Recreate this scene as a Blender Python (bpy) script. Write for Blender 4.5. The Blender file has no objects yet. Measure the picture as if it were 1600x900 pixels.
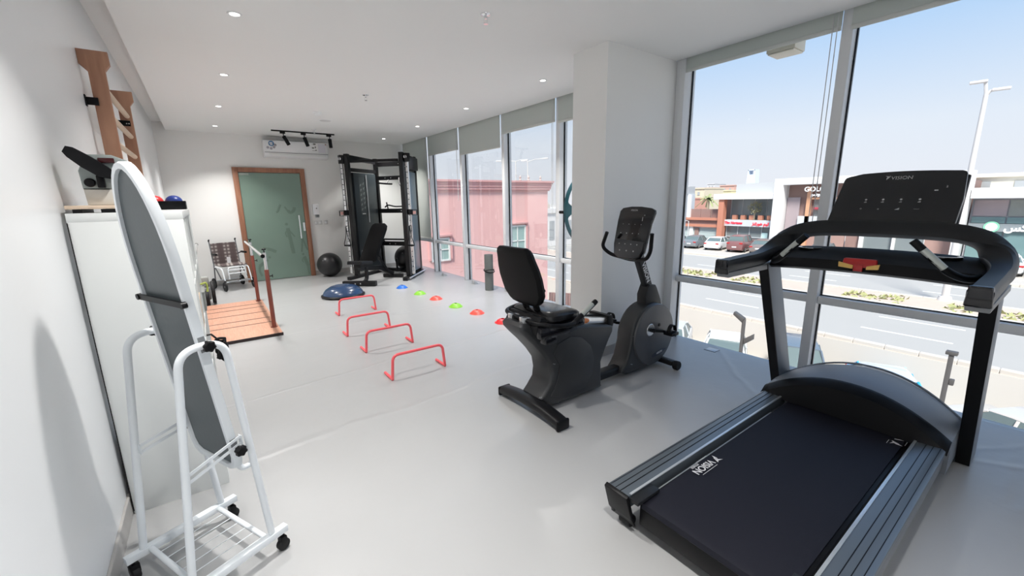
import bpy, bmesh, math, random
from mathutils import Vector, Matrix
from math import radians as R, sin, cos, pi
random.seed(7)
S = bpy.context.scene
COL = S.collection

# ------------------------------------------------------------------ camera
cam_d = bpy.data.cameras.new('camera'); cam = bpy.data.objects.new('camera', cam_d); COL.objects.link(cam)
yaw, pit, rol = R(35.987), R(-11.888), R(-.969)
fw = Vector((sin(yaw)*cos(pit), cos(yaw)*cos(pit), sin(pit)))
rt = Vector((cos(yaw), -sin(yaw), 0)); up = rt.cross(fw)
rt2 = rt*cos(rol)+up*sin(rol); up2 = up*cos(rol)-rt*sin(rol)
mw = Matrix((rt2, up2, -fw)).transposed().to_4x4(); mw.translation = (0, 0, 1.5)
cam.matrix_world = mw
cam_d.lens = 651.88/1600*36; cam_d.sensor_width = 36; cam_d.clip_start = .05; cam_d.clip_end = 2000
S.camera = cam

# ------------------------------------------------------------------ world, sun, exposure
S.view_settings.view_transform = 'Standard'; S.view_settings.look = 'None'
S.view_settings.exposure = 0.30; S.view_settings.gamma = 1.0
S.cycles.caustics_reflective = False; S.cycles.caustics_refractive = False
w = bpy.data.worlds.new('sky'); S.world = w; w.use_nodes = True
nt = w.node_tree; nt.nodes.clear()
tc = nt.nodes.new('ShaderNodeTexCoord'); sx = nt.nodes.new('ShaderNodeSeparateXYZ')
cr = nt.nodes.new('ShaderNodeValToRGB'); bg = nt.nodes.new('ShaderNodeBackground'); ou = nt.nodes.new('ShaderNodeOutputWorld')
nt.links.new(tc.outputs['Generated'], sx.inputs[0]); nt.links.new(sx.outputs['Z'], cr.inputs[0])
nt.links.new(cr.outputs[0], bg.inputs[0]); nt.links.new(bg.outputs[0], ou.inputs[0])
e = cr.color_ramp.elements
e[0].position = 0.0; e[0].color = (.70, .71, .77, 1)
e[1].position = .62; e[1].color = (.22, .38, .70, 1)
k = cr.color_ramp.elements.new(.12); k.color = (.66, .71, .80, 1)
k = cr.color_ramp.elements.new(.32); k.color = (.34, .53, .80, 1)
bg.inputs[1].default_value = 1.0
sd = bpy.data.lights.new('sun', 'SUN'); sd.energy = 5.8; sd.angle = R(14); sd.color = (1, .95, .88)
sun = bpy.data.objects.new('sun', sd); COL.objects.link(sun)
sun.rotation_euler = Vector((-.62, -.42, .95)).to_track_quat('Z', 'Y').to_euler()
DOWNLIGHT_W = 8.4

# ------------------------------------------------------------------ materials
MATS = {}
def mat(name, col, rough=.5, metal=0, bump=None, noise=None, coat=0, spec=.5, emis=None, trans=0, alpha=1):
    if name in MATS: return MATS[name]
    m = bpy.data.materials.new(name); m.use_nodes = True; n = m.node_tree; b = n.nodes['Principled BSDF']
    b.inputs['Base Color'].default_value = (*col, 1); b.inputs['Roughness'].default_value = rough
    b.inputs['Metallic'].default_value = metal; b.inputs['Coat Weight'].default_value = coat
    b.inputs['Specular IOR Level'].default_value = spec
    if trans: b.inputs['Transmission Weight'].default_value = trans
    if emis: b.inputs['Emission Color'].default_value = (*emis[:3], 1); b.inputs['Emission Strength'].default_value = emis[3]
    if noise or bump:
        t = n.nodes.new('ShaderNodeTexCoord')
    if noise:   # (scale, amount, stretch)
        mp = n.nodes.new('ShaderNodeMapping'); mp.inputs['Scale'].default_value = noise[2] if len(noise) > 2 else (1, 1, 1)
        nz = n.nodes.new('ShaderNodeTexNoise'); nz.inputs['Scale'].default_value = noise[0]; nz.inputs['Detail'].default_value = 5
        mx = n.nodes.new('ShaderNodeMixRGB'); a = noise[1]
        mx.inputs[1].default_value = (*[min(1, c*(1+a)) for c in col], 1); mx.inputs[2].default_value = (*[c*(1-a) for c in col], 1)
        n.links.new(t.outputs['Object'], mp.inputs[0]); n.links.new(mp.outputs[0], nz.inputs[0]); n.links.new(nz.outputs[0], mx.inputs[0])
        n.links.new(mx.outputs[0], b.inputs['Base Color'])
    if bump:
        nb = n.nodes.new('ShaderNodeTexNoise'); nb.inputs['Scale'].default_value = bump[0]; nb.inputs['Detail'].default_value = 4
        bp = n.nodes.new('ShaderNodeBump'); bp.inputs['Strength'].default_value = bump[1]; bp.inputs['Distance'].default_value = .01
        n.links.new(t.outputs['Object'], nb.inputs[0]); n.links.new(nb.outputs[0], bp.inputs['Height']); n.links.new(bp.outputs[0], b.inputs['Normal'])
    MATS[name] = m; return m
def wood(name, c1, c2, scale=3, axis=(1, 1, .12), rough=.45):
    m = mat(name, c1, rough); n = m.node_tree; b = n.nodes['Principled BSDF']
    t = n.nodes.new('ShaderNodeTexCoord'); mp = n.nodes.new('ShaderNodeMapping'); mp.inputs['Scale'].default_value = [a*scale*8 for a in axis]
    nz = n.nodes.new('ShaderNodeTexNoise'); nz.inputs['Scale'].default_value = 1.0; nz.inputs['Detail'].default_value = 6; nz.inputs['Distortion'].default_value = .6
    r = n.nodes.new('ShaderNodeValToRGB'); r.color_ramp.elements[0].position = .35; r.color_ramp.elements[1].position = .68
    r.color_ramp.elements[0].color = (*c1, 1); r.color_ramp.elements[1].color = (*c2, 1)
    n.links.new(t.outputs['Object'], mp.inputs[0]); n.links.new(mp.outputs[0], nz.inputs[0]); n.links.new(nz.outputs[0], r.inputs[0]); n.links.new(r.outputs[0], b.inputs['Base Color'])
    return m
def glassmat(name, tint, refl=.02, opac=0, oc=(1, 1, 1)):
    m = bpy.data.materials.new(name); m.use_nodes = True; n = m.node_tree; n.nodes.clear()
    o = n.nodes.new('ShaderNodeOutputMaterial'); tr = n.nodes.new('ShaderNodeBsdfTransparent'); tr.inputs[0].default_value = (*tint, 1)
    gl = n.nodes.new('ShaderNodeBsdfGlossy'); gl.inputs['Roughness'].default_value = .01
    fr = n.nodes.new('ShaderNodeFresnel'); fr.inputs[0].default_value = 1.45
    ml = n.nodes.new('ShaderNodeMath'); ml.operation = 'MULTIPLY'; ml.inputs[1].default_value = refl*10
    mx = n.nodes.new('ShaderNodeMixShader'); n.links.new(fr.outputs[0], ml.inputs[0]); n.links.new(ml.outputs[0], mx.inputs[0])
    n.links.new(tr.outputs[0], mx.inputs[1]); n.links.new(gl.outputs[0], mx.inputs[2])
    last = mx
    if opac:
        df = n.nodes.new('ShaderNodeBsdfDiffuse'); df.inputs[0].default_value = (*oc, 1); m2 = n.nodes.new('ShaderNodeMixShader')
        m2.inputs[0].default_value = opac; n.links.new(mx.outputs[0], m2.inputs[1]); n.links.new(df.outputs[0], m2.inputs[2]); last = m2
    n.links.new(last.outputs[0], o.inputs[0]); MATS[name] = m; return m

WALL = mat('wall_paint', (.87, .87, .855), .7, bump=(90, .05))
WALLL = mat('wall_paint_satin', (.88, .89, .90), .34, bump=(25, .03))
CEIL = mat('ceiling_paint', (.87, .87, .86), .8)
WHITE = mat('white_paint', (.84, .85, .86), .35)
WMET = mat('white_metal', (.80, .84, .87), .3)
LAM = mat('white_laminate', (.78, .80, .79), .45)
BLK = mat('black_plastic', (.004, .004, .005), .42, spec=.22)
BLKG = mat('black_gloss', (.006, .006, .008), .12)
BLKM = mat('black_metal', (.006, .006, .007), .38, spec=.35)
RUB = mat('black_rubber', (.009, .009, .010), .6, spec=.35)
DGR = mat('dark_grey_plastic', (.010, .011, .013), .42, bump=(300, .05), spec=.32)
CHAR = mat('charcoal_plastic', (.024, .0255, .028), .40)
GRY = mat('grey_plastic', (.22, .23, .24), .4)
RAILM = mat('anodised_rail', (.15, .175, .20), .33, metal=.55)
HOODM = mat('grey_hood', (.24, .26, .29), .46, metal=.25)
SILV = mat('silver_metal', (.72, .73, .74), .25, metal=.9)
CHR = mat('chrome', (.85, .85, .86), .08, metal=1)
ALU = mat('aluminium', (.62, .66, .70), .28, metal=.7)
BELT = mat('treadmill_belt', (.0055, .006, .013), .65, bump=(500, .2), spec=.3)
VINYL = mat('black_upholstery', (.0035, .0035, .004), .5, bump=(220, .06), spec=.14)
BACKP = mat('grey_backing', (.075, .092, .100), .42, bump=(60, .04))
RED = mat('red_plastic', (.80, .035, .04), .35); CORAL = mat('coral_plastic', (.95, .13, .15), .35)
ORG = mat('orange_red_plastic', (.93, .10, .07), .4)
GRN = mat('lime_plastic', (.26, .62, .05), .4); BLU = mat('blue_plastic', (.02, .16, .62), .4)
NAVY = mat('navy_rubber', (.018, .05, .125), .26, coat=.3)
ORANGE = mat('orange_grip', (.60, .20, .06), .5); YEL = mat('yellow_plastic', (.72, .45, .12), .4)
TEAL = mat('teal_plastic', (.01, .10, .13), .3)
WALLX = None
LIT = mat('printed_white', (.75, .75, .77), .5)
BEECH = wood('beech_wood', (.50, .27, .17), (.37, .18, .11), 2)
PINE = mat('pale_wood', (.72, .56, .42), .45, noise=(8, .12, (1, 1, 8)))
DOORW = wood('door_wood', (.36, .17, .10), (.27, .115, .065), 3)
REDW = wood('red_wood', (.30, .085, .055), (.20, .05, .035), 3)
PLAT = wood('platform_laminate', (.66, .36, .25), (.56, .29, .195), 1.6, (6, .5, 1))
DARKW = mat('dark_edge', (.025, .012, .012), .4)
GLASS = glassmat('window_glass', (.985, .995, .99))
GASK = BLK
BLIND = None
def blindmat():
    m = bpy.data.materials.new('blind_fabric'); m.use_nodes = True; n = m.node_tree; n.nodes.clear()
    o = n.nodes.new('ShaderNodeOutputMaterial'); d = n.nodes.new('ShaderNodeBsdfDiffuse'); d.inputs[0].default_value = (.66, .69, .66, 1)
    t = n.nodes.new('ShaderNodeBsdfTranslucent'); t.inputs[0].default_value = (.60, .66, .62, 1); mx = n.nodes.new('ShaderNodeMixShader'); mx.inputs[0].default_value = .28
    n.links.new(d.outputs[0], mx.inputs[1]); n.links.new(t.outputs[0], mx.inputs[2]); n.links.new(mx.outputs[0], o.inputs[0]); return m
BLIND = blindmat()

# ------------------------------------------------------------------ mesh helpers
V = Vector
class MB:
    def __init__(s, T=None): s.bm = bmesh.new(); s.T = T
    def _add(s, b):
        if s.T is not None: bmesh.ops.transform(b, matrix=s.T, verts=b.verts)
        me = bpy.data.meshes.new('tmp'); b.to_mesh(me); b.free(); s.bm.from_mesh(me); bpy.data.meshes.remove(me); return s
    def box(s, x0, x1, y0, y1, z0, z1, bev=0, rot=None, seg=2):
        b = bmesh.new(); bmesh.ops.create_cube(b, size=1)
        c = V(((x0+x1)/2, (y0+y1)/2, (z0+z1)/2))
        bmesh.ops.scale(b, vec=(abs(x1-x0), abs(y1-y0), abs(z1-z0)), verts=b.verts)
        if bev: bmesh.ops.bevel(b, geom=b.edges[:], offset=bev, segments=seg, profile=.5, affect='EDGES')
        if rot is not None: bmesh.ops.rotate(b, matrix=rot, verts=b.verts, cent=(0, 0, 0))
        bmesh.ops.translate(b, vec=c, verts=b.verts); return s._add(b)
    def hexa(s, p, bev=0):   # 8 points: bottom ring 4, top ring 4
        b = bmesh.new(); v = [b.verts.new(q) for q in p]
        for f in ((3, 2, 1, 0), (4, 5, 6, 7), (0, 1, 5, 4), (1, 2, 6, 5), (2, 3, 7, 6), (3, 0, 4, 7)): b.faces.new([v[i] for i in f])
        bmesh.ops.recalc_face_normals(b, faces=b.faces[:])
        if bev: bmesh.ops.bevel(b, geom=b.edges[:], offset=bev, segments=2, profile=.5, affect='EDGES')
        return s._add(b)
    def prism(s, poly, a, lo, hi, bev=0, seg=2):   # poly in the two other axes, extruded along axis a
        b = bmesh.new()
        def P(u, v, w): return {'x': (w, u, v), 'y': (u, w, v), 'z': (u, v, w)}[a]
        A = [b.verts.new(P(u, v, lo)) for u, v in poly]; B = [b.verts.new(P(u, v, hi)) for u, v in poly]; n = len(poly)
        b.faces.new(A); b.faces.new(B[::-1])
        for i in range(n): b.faces.new((A[i], B[i], B[(i+1) % n], A[(i+1) % n]))
        bmesh.ops.recalc_face_normals(b, faces=b.faces[:])
        if bev:
            ed = [x for x in b.edges if (x.verts[0] in A and x.verts[1] in A) or (x.verts[0] in B and x.verts[1] in B)]
            bmesh.ops.bevel(b, geom=ed, offset=bev, segments=seg, profile=.5, affect='EDGES', clamp_overlap=True)
        return s._add(b)
    def loft(s, rings, cap=True, closed=True, loop=False):
        b = bmesh.new(); rs = [[b.verts.new(p) for p in r] for r in rings]; n = len(rings[0]); m = len(rs)
        for j in range(m if loop else m-1):
            for i in range(n if closed else n-1):
                q = (rs[j][i], rs[j][(i+1) % n], rs[(j+1) % m][(i+1) % n], rs[(j+1) % m][i])
                try: b.faces.new(q)
                except ValueError: pass
        if cap and closed and not loop:
            b.faces.new(rs[0][::-1]); b.faces.new(rs[-1])
        bmesh.ops.remove_doubles(b, verts=b.verts, dist=1e-6)
        bmesh.ops.recalc_face_normals(b, faces=b.faces[:]); return s._add(b)
    def sweep(s, pts, prof, upv=(0, 0, 1), loop=False, cap=True):
        pts = [V(p) for p in pts]; n = len(pts); rings = []; u0 = V(upv)
        prev = None
        for i, p in enumerate(pts):
            if loop: t = (pts[(i+1) % n]-pts[i-1]).normalized()
            else: t = (pts[min(i+1, n-1)]-pts[max(i-1, 0)]).normalized()
            if prev is None:
                a = t.cross(u0)
                if a.length < 1e-3: a = t.cross(V((1, 0, .1)))
                a.normalize()
            else:
                a = prev-t*prev.dot(t); a.normalize()
            prev = a; c = a.cross(t)
            rings.append([p+a*x+c*y for x, y in prof])
        return s.loft(rings, cap=cap, loop=loop)
    def tube(s, pts, r, n=10, loop=False):
        return s.sweep(pts, [(r*cos(2*pi*i/n), r*sin(2*pi*i/n)) for i in range(n)], loop=loop)
    def ltube(s, pts, r, n=10, fil=.05): return s.tube(fillet(pts, fil), r, n)
    def cyl(s, p0, p1, r0, r1=None, n=24, bev=0):
        p0, p1 = V(p0), V(p1); r1 = r0 if r1 is None else r1; t = (p1-p0).normalized(); a = t.orthogonal().normalized(); c = t.cross(a)
        L = (p1-p0).length
        st = [(0, r0), (1, r1)] if not bev else [(0, r0-bev), (bev/L, r0), (1-bev/L, r1), (1, r1-bev)]
        return s.loft([[p0+(p1-p0)*q+(a*cos(2*pi*i/n)+c*sin(2*pi*i/n))*r for i in range(n)] for q, r in st])
    def lathe(s, prof, c=(0, 0, 0), ax='z', n=32):   # prof (r, h)
        c = V(c); rings = []
        for r, h in prof:
            r = max(r, 1e-5); ring = []
            for i in range(n):
                a = 2*pi*i/n; q = (r*cos(a), r*sin(a), h)
                q = {'z': q, 'x': (q[2], q[0], q[1]), 'y': (q[0], q[2], q[1])}[ax]; ring.append(c+V(q))
            rings.append(ring)
        return s.loft(rings)
    def ball(s, c, r, sc=(1, 1, 1), u=24, v=16):
        b = bmesh.new(); bmesh.ops.create_uvsphere(b, u_segments=u, v_segments=v, radius=r)
        bmesh.ops.scale(b, vec=sc, verts=b.verts); bmesh.ops.translate(b, vec=c, verts=b.verts); return s._add(b)
    def text(s, body, size, M, ext=.0005, align='CENTER', shear=0, bold=0):
        c = bpy.data.curves.new('t', 'FONT'); c.body = body; c.size = size; c.extrude = ext; c.align_x = align; c.align_y = 'CENTER'; c.shear = shear; c.offset = bold; c.resolution_u = 4
        o = bpy.data.objects.new('t', c); COL.objects.link(o); bpy.context.view_layer.update()
        me = bpy.data.meshes.new_from_object(o.evaluated_get(bpy.context.evaluated_depsgraph_get()))
        bpy.data.objects.remove(o); bpy.data.curves.remove(c)
        me.transform(M); b = bmesh.new(); b.from_mesh(me); bpy.data.meshes.remove(me); return s._add(b)
def fillet(pts, r, n=6):
    pts = [V(p) for p in pts]; out = [pts[0]]
    for i in range(1, len(pts)-1):
        a, p, c = pts[i-1], pts[i], pts[i+1]; d1 = (a-p); d2 = (c-p); q = min(r, d1.length*.45, d2.length*.45)
        A = p+d1.normalized()*q; B = p+d2.normalized()*q
        for k in range(n+1):
            t = k/n; out.append(A*(1-t)**2+p*2*t*(1-t)+B*t*t)
    out.append(pts[-1]); return out
def crom(pts, n=6):
    pts = [V(p) for p in pts]; q = [pts[0]*2-pts[1]]+pts+[pts[-1]*2-pts[-2]]; out = []
    for i in range(1, len(q)-2):
        for k in range(n):
            t = k/n; p0, p1, p2, p3 = q[i-1:i+3]
            out.append(.5*((2*p1)+(p2-p0)*t+(2*p0-5*p1+4*p2-p3)*t*t+(3*p1-p0-3*p2+p3)*t**3))
    out.append(pts[-1]); return out
def frame(o, x, y):   # matrix: local x along x, local y along y, at o
    x = V(x).normalized(); y = V(y).normalized(); z = x.cross(y).normalized(); y = z.cross(x)
    m = Matrix((x, y, z)).transposed().to_4x4(); m.translation = V(o); return m
def rrect(w, h, r, n=4):
    out = []
    for cx, cy, a0 in ((w/2-r, h/2-r, 0), (-w/2+r, h/2-r, 90), (-w/2+r, -h/2+r, 180), (w/2-r, -h/2+r, 270)):
        for k in range(n+1): a = R(a0+90*k/n); out.append((cx+r*cos(a), cy+r*sin(a)))
    return out

ORG_OF = {}
def finish(o, mb, m, base, smooth=True):
    me = bpy.data.meshes.new(o if isinstance(o, str) else o.name)
    bmesh.ops.translate(mb.bm, vec=-V(base), verts=mb.bm.verts)
    if smooth:
        for f in mb.bm.faces: f.smooth = True
        for ed in mb.bm.edges:
            if len(ed.link_faces) == 2 and ed.calc_face_angle(0) > R(38): ed.smooth = False
    mb.bm.to_mesh(me); mb.bm.free(); me.materials.append(m); return me
def part(name, mb, m, parent, label=None, smooth=True, kind=None):
    base = ORG_OF[parent]; me = finish(name, mb, m, base, smooth)
    o = bpy.data.objects.new(name, me); COL.objects.link(o); o.parent = parent; ORG_OF[o] = base
    if label: o['label'] = label
    if kind: o['kind'] = kind
    return o
def tagit(o, label, cat, group=None, kind=None):
    if label: o['label'] = label
    if cat: o['category'] = cat
    if group: o['group'] = group
    if kind: o['kind'] = kind
    return o
def thing(name, label, cat, base, group=None, kind=None):
    o = bpy.data.objects.new(name, None); COL.objects.link(o); o.location = base; o.empty_display_size = .1
    ORG_OF[o] = V(base); return tagit(o, label, cat, group, kind)
def solid(name, mb, m, base, label, cat, group=None, kind=None):
    me = finish(name, mb, m, base); o = bpy.data.objects.new(name, me); COL.objects.link(o); o.location = base; ORG_OF[o] = V(base)
    return tagit(o, label, cat, group, kind)
def struct(name, mb, m, parent=None, smooth=False):
    if parent: return part(name, mb, m, parent, smooth=smooth)
    me = finish(name, mb, m, (0, 0, 0), smooth); o = bpy.data.objects.new(name, me); COL.objects.link(o); ORG_OF[o] = V((0, 0, 0)); o['kind'] = 'structure'; return o
def sthing(name):
    o = thing(name, None, None, (0, 0, 0), kind='structure'); return o
def copy_tree(o, loc=None, parent=None, label=None, rz=None):
    c = o.copy(); COL.objects.link(c); c.parent = parent
    if loc is not None: c.location = loc
    if rz is not None: c.rotation_euler = (0, 0, rz)
    if label: c['label'] = label
    for ch in o.children: copy_tree(ch, parent=c)
    return c
# ================================================================== ROOM SHELL
XL, XW, YB, YF, HC = -.49, 4.0, 9.62, -2.6, 2.785
# floor vinyl with ridges at the seams and soft mottling
def floormat():
    m = mat('floor_vinyl', (.40, .40, .395), .30, spec=.7); n = m.node_tree; b = n.nodes['Principled BSDF']; L = n.links
    t = n.nodes.new('ShaderNodeTexCoord'); sp = n.nodes.new('ShaderNodeSeparateXYZ'); L.new(t.outputs['Object'], sp.inputs[0])
    nz = n.nodes.new('ShaderNodeTexNoise'); nz.inputs['Scale'].default_value = 1.3; nz.inputs['Detail'].default_value = 3
    L.new(t.outputs['Object'], nz.inputs[0])
    nb = n.nodes.new('ShaderNodeTexNoise'); nb.inputs['Scale'].default_value = 5.0; nb.inputs['Detail'].default_value = 3; L.new(t.outputs['Object'], nb.inputs[0])
    def M(op, a, c, d=None):
        q = n.nodes.new('ShaderNodeMath'); q.operation = op
        for i, v in enumerate((a, c, d)):
            if v is None: continue
            if isinstance(v, (int, float)): q.inputs[i].default_value = v
            else: L.new(v, q.inputs[i])
        return q.outputs[0]
    wob = M('MULTIPLY', M('SUBTRACT', nz.outputs[0], .5), .22)
    tot = None
    for (a, c, d, amp, wd) in ((-.06, 1, 2.74, .9, .03), (-.08, 1, 3.66, .7, .02), (-.05, 1, 5.3, .5, .02), (-.05, 1, 6.9, .4, .02), (-3.9, 1, -12.38, 0, .02), (-.9, 1, -1.6, .8, .03), (1.6, 1, 5.55, .8, .03), (.35, 1, 1.02, .8, .03), (.6, 1, 2.3, .6, .025), (-.03, 1, -.05, .7, .03)):
        # line a*x + y = d
        q = M('ADD', M('MULTIPLY', sp.outputs[0], a), sp.outputs[1]); q = M('SUBTRACT', M('ADD', q, wob), d)
        q = M('DIVIDE', q, wd*math.hypot(a, 1)); q = M('MULTIPLY', q, q); q = M('MULTIPLY', M('POWER', 2.718, M('MULTIPLY', q, -1)), amp)
        if abs(a) > .3 or d < 1.2:   # local wrinkles near the window end
            q = M('MULTIPLY', q, M('GREATER_THAN', sp.outputs[0], 2.95))
        tot = q if tot is None else M('ADD', tot, q)
    h = M('ADD', M('MULTIPLY', tot, .0042), M('MULTIPLY', nb.outputs[0], .0035))
    bp = n.nodes.new('ShaderNodeBump'); bp.inputs['Strength'].default_value = .9; bp.inputs['Distance'].default_value = 1.0
    L.new(h, bp.inputs['Height']); L.new(bp.outputs[0], b.inputs['Normal'])
    mx = n.nodes.new('ShaderNodeMixRGB'); mx.inputs[1].default_value = (.405, .405, .405, 1); mx.inputs[2].default_value = (.45, .455, .46, 1); L.new(nz.outputs[0], mx.inputs[0]); L.new(mx.outputs[0], b.inputs['Base Color'])
    return m
struct('floor', MB().box(XL, XW+.085, YF, YB, -.02, 0), floormat())
struct('floor_slab_edge', MB().box(XL-.2, XW+.02, YF-.2, YB+.2, -.35, -.021), WHITE)
struct('wall_left', MB().box(XL-.15, XL, YF, YB, 0, 3.1), WALLL)
struct('wall_back', MB().box(XL-.15, XW+.15, YB, YB+.15, 0, 3.1), WALL)
struct('wall_front', MB().box(XL-.15, XW+.15, YF-.15, YF, 0, 3.1), WALL)
struct('ceiling', MB().box(-.323, 3.89, YF, YB, HC, HC+.06), CEIL)
struct('trim_ceiling_recess', MB().box(XL, -.30, YF, YB, 2.905, 2.96), CEIL)
struct('trim_blind_pocket', MB().box(3.85, 4.15, YF, YB, 3.05, 3.1), CEIL)
struct('roof_slab', MB().box(XL-.2, 4.5, YF-.2, YB+.2, 3.1, 3.3), WHITE)
bb = mat('baseboard_grey', (.50, .48, .46), .4)
struct('baseboard_left', MB().box(XL, XL+.012, YF, YB, 0, .10, .002), bb)
m_ = MB(); m_.box(XL+.013, .545, YB-.012, YB, 0, .09, .002); m_.box(1.79, 3.93, YB-.012, YB, 0, .09, .002)
struct('baseboard_back', m_, bb)
struct('pillar', MB().box(2.915, 4.02, 2.592, 3.0, 0, HC), WALL)
m_ = MB(); m_.box(2.902, 3.93, 2.580, 2.5915, 0, .095, .002); m_.box(2.902, 2.9145, 2.58, 3.012, 0, .095, .002)
struct('trim_pillar', m_, bb)

# window bays
edges = [YB, 8.29, 6.97, 5.62, 4.34, 3.0]
bays = [(edges[i+1], edges[i]) for i in range(5)]+[(1.25, 2.592), (-.08, 1.25), (-1.42, -.08), (YF, -1.42)]
blinds = [.70, 2.415, 2.31, 2.50, 2.475, 2.665, 2.652, 2.652, 2.652]
BW = mat('window_frame_white', (.76, .77, .78), .35)
for i, (a, b) in enumerate(bays):
    wn = sthing('window_%d' % (i+1))
    jw = .035
    m_ = MB(); m_.box(3.945, 4.085, a+(-jw if a > YF and i != 4 else 0), a+jw, 0, 3.05, .003)
    if i == 5: m_.box(3.90, 4.085, 2.50, 2.591, 0, 3.05, .003)
    part('mullion', m_, BW, wn)
    lo, hi = a+jw+.002, b-jw-.002
    if i == 5: hi = 2.499
    part('transom', MB().box(3.965, 4.07, lo, hi, .63, .69, .003), BW, wn)
    part('pane', MB().box(4.04, 4.052, lo, hi, .691, 3.05), GLASS, wn)
    part('pane', MB().box(4.04, 4.052, lo, hi, .001, .629), GLASS, wn)
    g = MB()
    for z0, z1 in ((.691, 3.05), (.001, .629)):
        g.box(4.02, 4.04, lo, lo+.008, z0, z1); g.box(4.02, 4.04, hi-.008, hi, z0, z1)
    g.box(4.02, 4.04, lo+.008, hi-.008, .691, .697); g.box(4.02, 4.04, lo+.008, hi-.008, .623, .629)
    part('gasket', g, GASK, wn)
    bo = min(b, 2.55) if i == 5 else b
    zb = blinds[i]
    lab = ['roller blind lowered to the transom beside the cable machine', 'second roller blind from the back wall, above the window behind the cable machine',
           'longest of the short roller blinds, third from the back wall', 'wide roller blind above the window showing street lamps', 'narrow strip of roller blind left of the white pillar',
           'short roller blind above the window between the pillar and the treadmill', 'short roller blind at the top right above the treadmill',
           'roller blind beyond the right side of the frame', 'roller blind at the near end of the window wall'][i]
    bl = thing('roller_blind', lab, 'blind', (3.92, (a+bo)/2, zb), 'roller blinds along the window wall')
    part('fabric', MB().box(3.918, 3.922, a+.03, bo-.03, zb+.03, 3.04), BLIND, bl)
    part('bottom_bar', MB().box(3.912, 3.928, a+.03, bo-.03, zb, zb+.03, .004), mat('blind_bar', (.62, .64, .61), .4), bl)
    part('roller_tube', MB().cyl((3.945, a+.03, 3.015), (3.945, bo-.03, 3.015), .02), WHITE, bl)
    if i in (0, 1, 3, 5):
        y = a+.05; zl = [1.15, 1.5, 1.3, 1.2][(0, 1, 3, 5).index(i)]
        part('bead_chain', MB().tube([(3.90, y, 3.0), (3.90, y-.003, 2.2), (3.903, y, zl+.05), (3.905, y+.015, zl), (3.91, y+.03, zl+.06), (3.908, y+.03, 2.2), (3.905, y+.03, 3.0)], .003, 6), mat('bead_chain', (.62, .63, .63), .3), bl)

# door
d = sthing('door_1')
F0, F1, FT, fwid = .552, 1.785, 2.19, .088
m_ = MB(); m_.box(F0, F0+fwid, YB-.06, YB-.001, 0, FT, .004); m_.box(F1-fwid, F1, YB-.06, YB-.001, 0, FT, .004); m_.box(F0+fwid, F1-fwid, YB-.06, YB-.001, FT-fwid, FT, .004)
part('door_frame', m_, DOORW, d)
dg = mat('frosted_green_glass', (.20, .29, .24), .28, noise=(1.5, .12), coat=.2)
leaf = part('door_leaf', MB().box(F0+fwid+.004, F1-fwid-.004, YB-.035, YB-.022, .01, FT-fwid-.008), dg, d, 'frosted green glass door leaf')
yl = YB-.035
m_ = MB(); hx = 1.585
m_.tube([(hx, yl-.05, .80), (hx, yl-.05, 1.27)], .012, 12); m_.tube([(hx, yl, .86), (hx, yl-.05, .86)], .008); m_.tube([(hx, yl, 1.21), (hx, yl-.05, 1.21)], .008)
part('pull_handle', m_, WMET, leaf, 'white vertical bar pull')
m_ = MB(); m_.box(1.648, 1.686, yl-.03, yl, .95, 1.12, .006); m_.cyl((1.667, yl-.03, 1.0), (1.667, yl-.045, 1.0), .009)
part('lock', m_, WMET, leaf)
m_ = MB(); m_.box(F0+fwid+.01, F0+fwid+.17, yl-.008, yl, FT-fwid-.055, FT-fwid-.012, .002)
part('hinge_plate', m_, mat('dull_hinge', (.36, .42, .38), .4), leaf)
# frosted film figures on the leaf (plain exercising silhouettes)
film = mat('figure_film', (.145, .215, .175), .35)
def fig(name, segs, heads, m=film):
    g = MB()
    for pts, r in segs:
        pts = [V((p[0], yl-.003, p[1])) for p in pts]
        g.sweep(crom(pts, 4), [(r*cos(a*pi/4), .0012*sin(a*pi/4)) for a in range(8)], upv=(0, 1, 0))
    for (hx_, hz), r in heads: g.cyl((hx_, yl-.0045, hz), (hx_, yl, hz), r, n=14)
    part(name, g, m, leaf, smooth=False)
fig('film_figure', [([(1.36, 1.02), (1.37, .9), (1.385, .78)], .034), ([(1.375, .78), (1.38, .66), (1.40, .50)], .020), ([(1.395, .78), (1.41, .66), (1.425, .50)], .018), ([(1.35, .99), (1.31, .92), (1.33, .84)], .012), ([(1.38, .98), (1.43, .9), (1.47, .84)], .012)], [((1.345, 1.10), .027)])
fig('film_figure', [([(1.60, .80), (1.585, .66), (1.565, .52)], .015), ([(1.61, .80), (1.645, .66), (1.68, .55)], .015)], [])
fig('film_figure', [([(1.60, .42), (1.63, .32), (1.655, .22)], .032), ([(1.65, .22), (1.65, .12), (1.66, .04)], .017), ([(1.60, .4), (1.56, .36), (1.57, .30)], .010)], [((1.585, .47), .024)])
fig('film_figure', [([(1.19, 1.34), (1.22, 1.36), (1.255, 1.44), (1.28, 1.49)], .018), ([(1.40, 1.37), (1.44, 1.33), (1.50, 1.36), (1.53, 1.43)], .028), ([(1.35, 1.45), (1.38, 1.39), (1.42, 1.35)], .016)], [])
fig('film_figure', [([(.95, .63), (1.03, .60), (1.10, .56)], .03), ([(.88, .66), (.95, .64)], .015)], [])
fig('film_figure', [([(.78, .30), (.86, .36), (.93, .42)], .028), ([(.78, .30), (.77, .2), (.80, .1)], .02)], [((.97, .46), .024)])

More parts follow.
